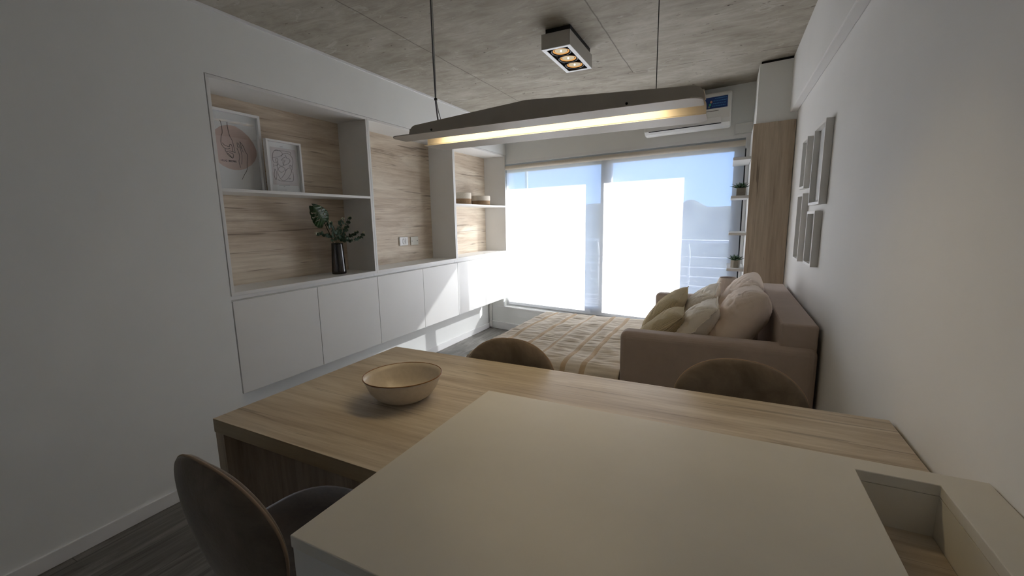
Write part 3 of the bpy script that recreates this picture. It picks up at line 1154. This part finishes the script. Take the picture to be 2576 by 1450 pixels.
# side table with ribbed lamp behind the sofa end
t = thing('side_table', 'small side table behind the far sofa arm, under the ribbed lamp', 'side table', (.0, 3.99, 0))
bm = bm_new()
add_lathe(bm, [(0, .575), (.13, .575), (.13, .595), (0, .595)], (-.01, 3.97, 0), 40)
obj('top', bm, WHITE, t, .002)
bm = bm_new()
add_tube(bm, [(-.01, 3.97, .02), (-.01, 3.97, .575)], .015, 12)
add_lathe(bm, [(0, .001), (.11, .001), (.11, .02), (0, .02)], (-.01, 3.97, 0), 32)
obj('leg', bm, BLACKM, t)
t = thing('table_lamp', 'beige ribbed table lamp glimpsed behind the far pillows', 'lamp', (.0, 3.97, .596))
bm = bm_new()
add_lathe(bm, [(0, .0), (.05, .0), (.05, .012), (.012, .02), (.010, .19), (0, .19)], (.035, 3.97, .5955), 24)
obj('lamp_base', bm, WHITE, t, smooth=True)
bm = bm_new()
add_lathe(bm, [(.098, .16), (.101, .17), (.099, .22), (.088, .29), (.066, .345), (.062, .350), (.060, .345), (.082, .29), (.094, .22), (.096, .165)], (.035, 3.97, .5955), 128, rib=.012, nrib=40)
obj('lamp_shade', bm, RIBSH, t, smooth=True)

# ------------------------------------------------------------------ air conditioner
ac = thing('air_conditioner', 'white wall air conditioner with a blue energy sticker, above the window', 'air conditioner', (-.4, wy(-.4) - .1, 2.26))


def ac_y(x, d):
    return wy(x) - d


bm = bm_new()
# side profile (distance from wall, z): rounded front, curved belly
prf = [(.003, 2.245), (.05, 2.232), (.11, 2.228), (.16, 2.236), (.188, 2.262), (.196, 2.30), (.198, 2.40), (.196, 2.49), (.188, 2.512), (.165, 2.52), (.003, 2.52)]
x0, x1 = -.765, -.02
A = [bm.verts.new((x0, ac_y(x0, d), z)) for d, z in prf]
B = [bm.verts.new((x1, ac_y(x1, d), z)) for d, z in prf]
bm.faces.new(A)
bm.faces.new(B[::-1])
for i in range(len(prf)):
    j = (i + 1) % len(prf)
    bm.faces.new((A[i], B[i], B[j], A[j]))
obj('body', bm, PLASTIC, ac, .014, seg=4)
bm = bm_new()
add_box(bm, -.72, -.095, WY - .2005, WY - .19, 2.262, 2.312, SK)
obj('air_flap', bm, WHITEL, ac, .003)
bm = bm_new()
add_box(bm, -.72, -.095, WY - .2015, WY - .192, 2.253, 2.259, SK)
obj('flap_gap', bm, BLACK, ac)
bm = bm_new()
add_box(bm, -.70, -.12, WY - .2005, WY - .19, 2.362, 2.366, SK)
obj('panel_groove', bm, m_plain('groove_grey', (.15, .14, .13), .7), ac)
bm = bm_new()
add_box(bm, -.235, -.052, WY - .1998, WY - .19, 2.385, 2.480, SK)
st = obj('energy_sticker', bm, BLUE, ac)
for k, (z, cc) in enumerate(((2.440, (.55, .3, .2)), (2.419, (.07, .4, .2)), (2.400, (.15, .17, .17)))):
    bm = bm_new()
    add_lathe(bm, [(0, 0), (.010, 0), (.010, .0012), (0, .0012)], (0, 0, 0), 20)
    bmesh.ops.rotate(bm, verts=bm.verts, matrix=Matrix.Rotation(PI / 2, 3, 'X'))
    xx = -.182 - k * .008
    bmesh.ops.translate(bm, verts=bm.verts, vec=(xx, ac_y(xx, .2), z))
    obj('colour_dot', bm, m_plain('sticker_dot_%d' % k, cc, .6), st)
bm = bm_new()
for z, xa, xb in ((2.466, -.155, -.058), (2.446, -.165, -.058), (2.425, -.168, -.066), (2.404, -.175, -.066)):
    xx = xa
    while xx < xb:
        w = random.uniform(.008, .018)
        add_box(bm, xx, min(xb, xx + w), WY - .2004, WY - .1995, z - .0025, z + .0025, SK)
        xx += w + .003
obj('sticker_text', bm, LBLUE, st)

# ------------------------------------------------------------------ ceiling spot box
sb = thing('ceiling_spotlight', 'white box spotlight with three halogen lamps on the concrete ceiling', 'ceiling light', (-.99, 2.85, 2.6), )
X0, X1, YA, YBB, ZB, ZTT = -1.083, -.899, 2.620, 3.090, 2.482, 2.568
bm = bm_new()
add_box(bm, X0, X0 + .006, YA, YBB, ZB, ZTT)
add_box(bm, X1 - .006, X1, YA, YBB, ZB, ZTT)
add_box(bm, X0 + .006, X1 - .006, YA, YA + .006, ZB, ZTT)
add_box(bm, X0 + .006, X1 - .006, YBB - .006, YBB, ZB, ZTT)
add_box(bm, X0 + .006, X1 - .006, YA + .006, YBB - .006, ZTT - .004, ZTT)
obj('housing', bm, m_plain('grey_white_housing', (.50, .48, .45), .5, var=.01), sb, .0015)
bm = bm_new()
b_ = .024
add_box(bm, X0, X1, YA, YA + b_, ZB - .003, ZB)
add_box(bm, X0, X1, YBB - b_, YBB, ZB - .003, ZB)
add_box(bm, X0, X0 + b_, YA + b_, YBB - b_, ZB - .003, ZB)
add_box(bm, X1 - b_, X1, YA + b_, YBB - b_, ZB - .003, ZB)
obj('trim_ring', bm, m_plain('bright_trim', (.85, .86, .88), .4, var=.01), sb)
box('black_tray', X0 + .008, X1 - .008, YA + .008, YBB - .008, ZB + .016, ZB + .020, BLACK, sb)
box('ceiling_mount', X0 + .02, X1 - .006, YA + .02, YBB - .03, ZTT, ZC - .0005, BLACK, sb)
for yy in (2.72, 2.855, 2.99):
    bm = bm_new()
    add_lathe(bm, [(.054, .016), (.055, .006), (.060, .002), (.064, .002), (.067, .016)], (-.991, yy, ZB), 40)
    lr = obj('gimbal_ring', bm, BLACKM, sb, smooth=True)
    bm = bm_new()
    add_lathe(bm, [(.050, .014), (.051, .006), (.048, .005), (.0455, .015)], (-.991, yy, ZB), 40)
    obj('amber_rim', bm, AMBER, lr, smooth=True)
    bm = bm_new()
    add_lathe(bm, [(0, .015), (.02, .014), (.036, .009), (.039, .009), (.039, .0155), (0, .0158)], (-.991, yy, ZB), 40)
    obj('reflector', bm, LENS, lr, smooth=True)
    bm = bm_new()
    add_sphere(bm, (-.991, yy, ZB + .0085), .006, 12)
    obj('bulb', bm, m_emit('halogen_bulb', (1, .9, .7), 1.2) if 'halogen_bulb' not in bpy.data.materials else bpy.data.materials['halogen_bulb'], lr, smooth=True)

# ------------------------------------------------------------------ pendant lamp over the table
pl = thing('pendant_lamp', 'long beige bent-metal pendant lamp with a warm light strip over the table', 'pendant lamp', (-.53, 1.26, 1.72))
ZW = 1.720
LX0, LX1 = -1.0, -.066


def wing(ya, yb, name, xa, xb, rf_, rb__):
    """flat wing plate with rounded outer corners"""
    bm = bm_new()
    pts = []
    outer, inner = (ya, yb) if ya < yb else (ya, yb)
    R = .035
    # outer edge at ya, inner edge at yb
    sgn = 1 if yb > ya else -1
    pts.append((xa, yb))
    for k in range(7):
        a = PI / 2 * k / 6
        pts.append((xa + R - R * math.cos(a), ya + sgn * (R - R * math.sin(a))))
    for k in range(7):
        a = PI / 2 * (1 - k / 6)
        pts.append((xb - R + R * math.cos(a), ya + sgn * (R - R * math.sin(a))))
    pts.append((xb, yb))
    if sgn < 0:
        pts = pts[::-1]
    add_prism(bm, pts, ZW, ZW + .003)
    return obj(name, bm, LAMPM, pl)


wing(1.118, 1.205, 'front_wing', LX0, LX1, 1, 1)
wing(1.415, 1.305, 'rear_wing', LX0 - .0, LX1, 1, 1)


def fin(y, name):
    bm = bm_new()
    R = .03
    zt0, ztm = ZW + .050, ZW + .076
    xm = -.55
    pts = [(LX0 + .015, ZW + .003)]
    for k in range(7):
        a = PI / 2 * k / 6
        pts.append((LX0 + .015 + R - R * math.cos(a), zt0 - R + R * math.sin(a)))
    pts.append((xm, ztm))
    for k in range(7):
        a = PI / 2 * (1 - k / 6)
        pts.append((LX1 - R + R * math.cos(a), zt0 - R + R * math.sin(a)))
    pts.append((LX1, ZW + .003))
    add_extrude(bm, [(x, y, z) for x, z in pts], (0, .003, 0))
    return obj(name, bm, LAMPM, pl)


f1 = fin(1.203, 'front_fin')
f2 = fin(1.304, 'rear_fin')
for xx in (-.89, -.255):
    bm = bm_new()
    add_sphere(bm, (xx, 1.2025, ZW + .028), .0035, 10)
    obj('rivet', bm, BLACKM, f1, smooth=True)
box('channel_top', LX0 + .015, LX1 - .002, 1.206, 1.304, ZW + .036, ZW + .039, LAMPM, pl)
bm = bm_new()
add_box(bm, -.92, -.17, 1.225, 1.285, ZW + .028, ZW + .0355)
obj('light_strip', bm, LED, pl, .003)
bm = bm_new()
add_tube(bm, [(-.895, 1.255, ZW + .040), (-.905, 1.26, 1.80), (-.917, 1.27, 1.85), (-.92, 1.27, 2.0), (-.922, 1.27, ZC)], .0026, 8)
obj('power_cord', bm, m_plain('grey_cord', (.22, .22, .24), .5), pl, smooth=True)
bm = bm_new()
add_tube(bm, [(-.878, 1.255, ZW + .040), (-.902, 1.262, 1.82), (-.913, 1.268, 1.86), (-.914, 1.27, 2.0), (-.915, 1.27, ZC)], .0014, 6)
obj('suspension_wire', bm, STEEL, pl, smooth=True)
bm = bm_new()
add_lathe(bm, [(.0, -.003), (.0055, -.003), (.0055, .003), (0, .003)], (-.9165, 1.27, 1.862), 14)
obj('cable_tie', bm, BLACK, pl)
bm = bm_new()
add_tube(bm, [(-.190, 1.262, ZW + .040), (-.190, 1.262, ZC)], .0012, 6)
obj('suspension_wire', bm, BLACKM, pl, smooth=True)

# ------------------------------------------------------------------ dining table and white counter
TZ = .910
TX0, TX1, TY0, TY1 = -1.268, .412, .632, 1.387
CX0, CY0, CY1, CZ = -.546, .352, .940, 1.000
tb = thing('dining_table', 'oak laminate high dining table joined to the white counter', 'table', (-.5, 1.1, 0))
bm = bm_new()
add_prism(bm, [(TX0, TY0), (CX0 - .002, TY0), (CX0 - .002, CY1 + .002), (TX1, CY1 + .002), (TX1, TY1), (TX0, TY1)], TZ - .040, TZ)
for f in bm.faces:
    f.material_index = 0 if abs(f.calc_center_median().z - TZ) < 1e-3 else 1
obj('tabletop', bm, [OAKT, OAKE], tb, .001)
box('end_panel', TX0 + .001, TX0 + .040, TY0 + .002, TY1 - .002, .002, TZ - .0405, OAKZ, tb, .001)
box('end_panel', TX1 - .04, TX1 - .001, CY1 + .01, TY1 - .002, .002, TZ - .0405, OAKZ, tb, .001)

ct = thing('kitchen_counter', 'cream white kitchen counter block with a cut-out slot at the right wall', 'counter', (-.05, .65, 0))
RX0, RX1, RY1, RY0 = .229, .343, .897, .30
bm = bm_new()
# top slab with the notch on the camera side
add_prism(bm, [(CX0, CY0), (RX0, CY0), (RX0, RY1), (RX1, RY1), (RX1, CY0), (XR - .002, CY0), (XR - .002, CY1), (CX0, CY1)], CZ - .020, CZ)
obj('countertop', bm, CREAMTOP, ct, .0015)
bm = bm_new()
add_box(bm, CX0 + .001, RX0 - .001, CY0 + .002, CY0 + .02, .002, CZ - .0205)
add_box(bm, CX0 + .001, CX0 + .02, CY0 + .02, CY1 - .002, .002, CZ - .0205)
add_box(bm, CX0 + .02, XR - .004, CY1 - .022, CY1 - .002, .002, CZ - .0205)
obj('body_panel', bm, WHITE, ct, .001)
bm = bm_new()
add_box(bm, RX0 - .018, RX0, CY0 + .02, RY1 + .018, .80, CZ - .0205)
add_box(bm, RX0, RX1, RY1, RY1 + .018, .80, CZ - .0205)
add_box(bm, RX1, RX1 + .018, CY0 + .02, RY1 + .018, .80, CZ - .0205)
obj('slot_lining', bm, CREAMTOP, ct)
box('slot_floor', RX0 + .001, RX1 - .001, CY0 + .02, RY1 - .001, .885, .905, OAKT, ct)

# bowl
bc = (-.862, .965, TZ + .0006)
bm = bm_new()
add_lathe(bm, [(0, 0), (.048, .0), (.060, .003), (.080, .016), (.096, .038), (.108, .068), (.113, .078), (.110, .0785), (.104, .066), (.092, .040), (.076, .020), (.052, .008), (0, .006)], bc, 72, 1.0, 1.0)
for v in bm.verts:
    d = v.co - Vector(bc)
    a = math.radians(40)
    u_ = d.x * math.cos(a) + d.y * math.sin(a)
    w_ = -d.x * math.sin(a) + d.y * math.cos(a)
    u_ *= 1.05
    w_ *= .97
    v.co.x = bc[0] + u_ * math.cos(a) - w_ * math.sin(a)
    v.co.y = bc[1] + u_ * math.sin(a) + w_ * math.cos(a)
bw = obj('stoneware_bowl', bm, BOWL, smooth=True)
tag(bw, 'cream stoneware bowl with a brown rim on the oak table', 'bowl')
bm = bm_new()
rp = []
for k in range(72):
    th = 2 * PI * k / 72
    u_, w_ = .1118 * 1.05 * math.cos(th), .1118 * .97 * math.sin(th)
    a = math.radians(40)
    rp.append((bc[0] + u_ * math.cos(a) - w_ * math.sin(a), bc[1] + u_ * math.sin(a) + w_ * math.cos(a), bc[2] + .0785))
add_tube(bm, rp, .0016, 8, closed=True)
obj('glazed_rim', bm, RIM, bw, smooth=True)


# ------------------------------------------------------------------ bar chairs
def back_surf(s, t):
    """s -1..1 across, t 0..1 from seat to crown; centre surface of the shell"""
    z = .600 + .385 * t
    W = .095 + .121 * math.sin(min(1, t * 1.15) * PI * .5)
    W *= max(0.0, 1 - max(0, (t - .30) / .70) ** 3.0) ** .44
    x = s * W
    y = -.165 - .060 * t - .02 * math.sin(PI * t) + .85 * x * x * (1.25 - .45 * t)
    return Vector((x, y, z))


def make_chair(lab):
    t = thing('bar_chair', lab, 'chair', (0, 0, 0), 'suede bar chairs at the high table')
    bm = bm_new()
    ns, ntt = 28, 26
    F, Bk = {}, {}
    for i in range(ns + 1):
        s = -1 + 2 * i / ns
        s = math.sin(s * PI / 2)
        for j in range(ntt + 1):
            q = j / ntt
            q = 1 - (1 - q) ** 1.7
            c = back_surf(s, q)
            e = .002
            ds = back_surf(min(1, s + e), q) - back_surf(max(-1, s - e), q)
            dt = back_surf(s, min(1, q + e)) - back_surf(s, max(0, q - e))
            n = ds.cross(dt)
            if n.length < 1e-9:
                n = Vector((0, -1, .1))
            n.normalize()
            if n.y > 0:
                n = -n
            edge = max(0, 1 - abs(s) ** 5) ** .5 * max(0.0, 1 - q ** 14) ** .5
            F[i, j] = bm.verts.new(c - n * (.004 + .018 * edge))
            Bk[i, j] = bm.verts.new(c + n * (.002 + .012 * edge))
    for i in range(ns):
        for j in range(ntt):
            bm.faces.new((F[i, j], F[i + 1, j], F[i + 1, j + 1], F[i, j + 1]))
            bm.faces.new((Bk[i, j], Bk[i, j + 1], Bk[i + 1, j + 1], Bk[i + 1, j]))
    for j in range(ntt):
        bm.faces.new((F[0, j], F[0, j + 1], Bk[0, j + 1], Bk[0, j]))
        bm.faces.new((F[ns, j + 1], F[ns, j], Bk[ns, j], Bk[ns, j + 1]))
    for i in range(ns):
        bm.faces.new((F[i + 1, 0], F[i, 0], Bk[i, 0], Bk[i + 1, 0]))
        bm.faces.new((F[i, ntt], F[i + 1, ntt], Bk[i + 1, ntt], Bk[i, ntt]))
    bmesh.ops.remove_doubles(bm, verts=bm.verts, dist=.0004)
    obj('backrest', bm, SUEDE, t, smooth=True)
    # piping that follows the outline of the shell
    bm = bm_new()
    path = []
    for k in range(0, 24):
        path.append(back_surf(-1, 1 - (1 - k / 24) ** 1.6))
    for k in range(0, 25):
        s = math.sin((-1 + 2 * k / 24) * PI / 2)
        path.append(back_surf(s, 1 - 1e-4))
    for k in range(23, -1, -1):
        path.append(back_surf(1, 1 - (1 - k / 24) ** 1.6))
    cl = [path[0]]
    for p in path[1:]:
        if (p - cl[-1]).length > .006:
            cl.append(p)
    add_tube(bm, cl, .0032, 8)
    obj('piping', bm, PIPING, t, smooth=True)
    # seat cushion
    bm = bm_new()
    rings = []
    nseg = 48
    for (k, z) in ((.0, .600), (.80, .602), (.95, .612), (1.0, .632), (.98, .650), (.88, .662), (.6, .664), (.0, .658)):
        ring = []
        if k == 0:
            rings.append([bm.verts.new((0, .0, z))])
            continue
        for m in range(nseg):
            a = 2 * PI * m / nseg
            ca, sa = math.cos(a), math.sin(a)
            x = .205 * k * abs(ca) ** .72 * (1 if ca > 0 else -1)
            y = .195 * k * abs(sa) ** .72 * (1 if sa > 0 else -1)
            dz = .028 * (abs(x) / .205) ** 2.5 * (1 if z > .63 else .6) + (.03 * max(0, -y / .195) ** 2 if z > .63 else 0)
            ring.append(bm.verts.new((x, y, z + dz)))
        rings.append(ring)
    for A, B in zip(rings, rings[1:]):
        for k in range(nseg):
            k2 = (k + 1) % nseg
            if len(A) == 1:
                bm.faces.new((A[0], B[k2], B[k]))
            elif len(B) == 1:
                bm.faces.new((A[k], A[k2], B[0]))
            else:
                bm.faces.new((A[k], A[k2], B[k2], B[k]))
    obj('seat', bm, SUEDE, t, smooth=True)
    for sx in (-1, 1):
        for sy in (-1, 1):
            bm = bm_new()
            add_tube(bm, [(sx * .12, sy * .12, .604), (sx * .19, sy * .185, .001)], .011, 10)
            obj('leg', bm, BLACKM, t, smooth=True)
    bm = bm_new()
    f = (.604 - .25) / .603
    q = .12 + .07 * f
    qy = .12 + .065 * f
    add_tube(bm, [(-q, -qy, .25), (q, -qy, .25), (q, qy, .25), (-q, qy, .25)], .008, 8, closed=True)
    obj('footrest', bm, BLACKM, t, smooth=True)
    return t


def place(o, x, y, rz):
    o.location = (x, y, 0)
    o.rotation_euler = (0, 0, rz)


ch = make_chair('brown suede bar chair seen from behind on the camera side of the table')
chb = copy_tree(ch)
chb['label'] = 'brown suede bar chair across the table, in front of the bed end'
chc = copy_tree(ch)
chc['label'] = 'brown suede bar chair across the table, in front of the sofa arm'
place(ch, -.892, .645, -.06)
place(chb, -.735, 1.235, PI)
place(chc, .062, 1.303, PI)


# ------------------------------------------------------------------ sofa bed
sf = thing('sofa_bed', 'taupe upholstered sofa bed opened out beneath the window', 'sofa bed', (-.2, 3.0, 0))
SX0, SX1 = -.490, .405
box('armrest', SX0, SX1, 2.270, 2.395, .05, .842, SOFA, sf, .035, seg=5)
box('armrest', SX0, SX1, 3.575, 3.690, .05, .842, SOFA, sf, .035, seg=5)
box('backrest', .252, .402, 2.300, 3.685, .30, .950, SOFA, sf, .012, seg=3)
box('seat_base', -.455, .25, 2.396, 3.574, .06, .42, SOFA, sf, .02, seg=3)
box('pull_out_base', -1.40, -.46, 2.42, 3.55, .06, .36, SOFA, sf, .02, seg=3)

mt = box('mattress', -1.44, .155, 2.40, 3.572, .425, .56, SHEET, None, .04, seg=4)
mt_vis = tag(mt, 'white sheeted mattress on the opened sofa bed, under the quilt', 'mattress')

# fitted sheet skirt hanging at the near side is part of the quilt's under layer
stripes_x = [-1.355, -1.178, -1.012, -.832, -.708]


def duvet():
    bm = bm_new()
    nxg, nyg = 190, 200
    XA, XBm = -1.62, -.30
    YA_, YB_ = 2.12, 3.80
    V = {}
    # arc-length style grid: u across x, v along y, edges roll over and hang
    ux0, ux1 = -1.82, -.28
    vy0, vy1 = 2.04, 3.84
    for i in range(nxg + 1):
        u = ux0 + (ux1 - ux0) * i / nxg
        for j in range(nyg + 1):
            v = vy0 + (vy1 - vy0) * j / nyg
            x, y, z = u, v, .600

            def roll(d, R=.07):
                """d = overhang length past the edge -> (outward, drop)"""
                if d <= 0:
                    return 0, 0
                arc = R * PI / 2
                if d < arc:
                    a = d / R
                    return R * math.sin(a), R * (1 - math.cos(a))
                return R + .03 * min(1, (d - arc) / .2), R + (d - arc)
            dx = (-1.44) - u
            ox, zx = roll(dx)
            lim = 2.36
            dy = lim - v
            oy, zy = roll(dy)
            dyf = v - 3.62
            oyf, zyf = roll(dyf)
            if dx > 0:
                x = -1.44 - ox
            if dy > 0:
                y = lim - oy
            if dyf > 0:
                y = 3.62 + oyf
            dz = max(zx, zy, zyf) + .25 * min(zx, max(zy, zyf))
            z -= dz
            # puff
            z += .012 * math.sin(PI * (v - 2.3) / 1.3) if 2.3 < v < 3.6 else 0
            # stripe ribbons stand proud, crinkles run across between them
            ds = min(abs(u - sx) for sx in stripes_x)
            inst = ds < .012
            pv = Vector((u * 4.5, v * 42, 0))
            cr = noise.noise(pv) * .6 + noise.noise(Vector((u * 11, v * 75, 5))) * .4
            cr2 = noise.noise(Vector((u * 5, v * 6, 9)))
            amp = .012 * min(1, max(.12, (ds - .008) / .035))
            off = cr * amp + cr2 * .010 + (.004 if inst else 0)
            # soft waves along the hanging edges
            if zy > .03 or zx > .03:
                x += .012 * math.sin(v * 24 + u * 3) * min(1, zx * 8)
                y += .018 * math.sin(u * 21 + 1) * min(1, zy * 8)
            if dy > 0 and dy > dx:
                y -= off
                z += off * .4
            elif dx > 0:
                x -= off
                z += off * .4
            else:
                z += off
            V[i, j] = bm.verts.new((x, y, max(z, .30 + .02 * math.sin(u * 9 + v * 7))))
    for i in range(nxg):
        uc = ux0 + (ux1 - ux0) * (i + .5) / nxg
        for j in range(nyg):
            vc = vy0 + (vy1 - vy0) * (j + .5) / nyg
            if uc > -.497 and (vc < 2.41 or vc > 3.56):
                continue          # tucked between the arms
            f = bm.faces.new((V[i, j], V[i + 1, j], V[i + 1, j + 1], V[i, j + 1]))
            f.material_index = 1 if min(abs(uc - sx) for sx in stripes_x) < .0145 else 0
    bmesh.ops.delete(bm, geom=[v for v in bm.verts if not v.link_faces], context='VERTS')
    o = obj('quilt', bm, [DUVET, STRIPE], smooth=True)
    so_ = o.modifiers.new('thick', 'SOLIDIFY')
    so_.thickness = .010
    so_.offset = -1
    return o


tag(duvet(), 'cream crinkled quilt with five tan stripes spread over the bed', 'quilt')


def pillow(name, label, cat, w, h, T, mat, center, ang, spin=0.0, seed=0, group=None, seam=None, crink=.006, yawz=0.0, corner=.07):
    """w along y, h up the slope, ang = slope above horizontal, leaning towards +x"""
    n = 56
    up_ = Vector((math.cos(ang), 0, math.sin(ang)))
    rgt = Vector((0, 1, 0))
    nr = Vector((-math.sin(ang), 0, math.cos(ang)))
    rot = Matrix.Rotation(spin, 3, nr)
    up_, rgt = rot @ up_, rot @ rgt
    rz = Matrix.Rotation(yawz, 3, 'Z')
    up_, rgt, nr = rz @ up_, rz @ rgt, rz @ nr
    C0 = Vector(center)
    t = thing(name, label, cat, (center[0], center[1], center[2] - h * .4), group)
    bm = bm_new()
    G = {}
    for side in (1, -1):
        for i in range(n + 1):
            a = -1 + 2 * i / n
            a = math.sin(a * PI / 2) * .35 + a * .65
            for j in range(n + 1):
                b = -1 + 2 * j / n
                b = math.sin(b * PI / 2) * .35 + b * .65
                if side == -1 and (i in (0, n) or j in (0, n)):
                    G[side, i, j] = G[1, i, j]
                    continue
                # sides pull in between the corners
                pa = a * w / 2 * (1 - .10 * (1 - b * b) * abs(a) ** 2 + .015 * abs(b) ** 6)
                pb = b * h / 2 * (1 - .10 * (1 - a * a) * abs(b) ** 2 + .015 * abs(a) ** 6)
                cr_ = 1 - corner * (a * b) ** 4
                pa, pb = pa * cr_, pb * cr_
                th = T / 2 * (max(0, 1 - abs(a) ** 2.6) ** .55) * (max(0, 1 - abs(b) ** 2.6) ** .55)
                # wrinkles: fans from corners and general crumple
                ca, cb = (1 if a > 0 else -1), (1 if b > 0 else -1)
                ra = math.atan2(cb - b, ca - a + 1e-6)
                dist = math.hypot(ca - a, cb - b)
                fn = noise.noise(Vector((ra * 3.6, dist * .9, seed + side)))
                fan = (.5 * noise.noise(Vector((ra * 8, dist * 1.5, seed + side))) - max(0, 1 - abs(fn) * 8)) * max(0, 1 - dist / 1.25) * min(1, dist * 5)
                big = noise.noise(Vector((a * 1.3 + seed, b * 1.6, side * 2 + seed)))
                rn = noise.noise(Vector((a * 1.3 + b * .8, b * 4.2 - a * 1.8, seed * 3 + side)))
                rip = .5 * noise.noise(Vector((a * 3 + b, b * 13 - a * 5, seed + 7))) - max(0, 1 - abs(rn) * 9)
                env = max(0.0, (1 - a ** 6) * (1 - b ** 6)) ** .5
                d = th + (fan * crink * 1.3 + rip * crink * .7 + big * crink * 1.2) * env
                sag = -.02 * (1 + b) * 0
                G[side, i, j] = bm.verts.new(C0 + rgt * pa + up_ * pb + nr * (side * max(d, .0008)) + Vector((0, 0, sag)))
    for side in (1, -1):
        for i in range(n):
            for j in range(n):
                q = (G[side, i, j], G[side, i + 1, j], G[side, i + 1, j + 1], G[side, i, j + 1])
                try:
                    bm.faces.new(q if side == 1 else q[::-1])
                except ValueError:
                    pass
    rim = []
    idx = [(i, 0) for i in range(n)] + [(n, j) for j in range(n)] + [(i, n) for i in range(n, 0, -1)] + [(0, j) for j in range(n, 0, -1)]
    for (i, j) in idx:
        rim.append(G[1, i, j].co.copy())
    obj('cover', bm, mat, t, smooth=True)
    if seam:
        # flat frill / stitched edge all round the cushion
        width, smat = seam
        bm = bm_new()
        m_ = len(rim)
        rings = []
        for k, p in enumerate(rim):
            outd = (p - C0)
            outd -= nr * outd.dot(nr)
            outd.normalize()
            wv = noise.noise(Vector((k * .35, seed, 0)))
            tip_ = p + outd * width * (1 + .5 * wv) + nr * width * .8 * wv
            rings.append([bm.verts.new(p - outd * .006 + nr * .0025), bm.verts.new(tip_ + nr * .0014), bm.verts.new(tip_ - nr * .0014), bm.verts.new(p - outd * .006 - nr * .0025)])
        for k in range(m_):
            A, B = rings[k], rings[(k + 1) % m_]
            for q in range(4):
                bm.faces.new((A[q], A[(q + 1) % 4], B[(q + 1) % 4], B[q]))
        obj('edge_frill', bm, smat, t, smooth=True)
    return t


D = math.radians
pillow('pillow', 'large blush pillow nearest the sofa arm, leaning on the backrest', 'pillow', .54, .50, .23, P_BIG, (.070, 2.70, .850), D(57), .06, 1, 'large blush pillows', crink=.012, corner=.13)
pillow('pillow', 'large blush pillow at the window end, leaning on the backrest', 'pillow', .54, .50, .22, P_BIG, (.085, 3.235, .850), D(58), -.05, 2, 'large blush pillows', crink=.012, corner=.13)
pillow('pillow', 'cream frilled pillow nearest the sofa arm, in the middle row', 'pillow', .44, .42, .17, P_CREAM, (-.150, 2.665, .805), D(50), .05, 3, 'cream frilled pillows', (.014, P_CREAM), crink=.010)
pillow('pillow', 'cream frilled pillow at the window end, in the middle row', 'pillow', .44, .42, .17, P_CREAM, (-.155, 3.22, .805), D(52), -.08, 4, 'cream frilled pillows', (.014, P_CREAM), crink=.010)
pillow('cushion', 'olive knitted cushion in front, nearest the sofa arm', 'cushion', .42, .40, .15, P_OLIVE, (-.340, 2.665, .765), D(43), .10, 5, 'olive knitted cushions', (.009, P_OLIVE), crink=.007)
pillow('cushion', 'olive knitted cushion in front, at the window end', 'cushion', .42, .40, .16, P_OLIVE, (-.365, 3.17, .780), D(50), -.12, 6, 'olive knitted cushions', (.009, P_OLIVE), crink=.007)
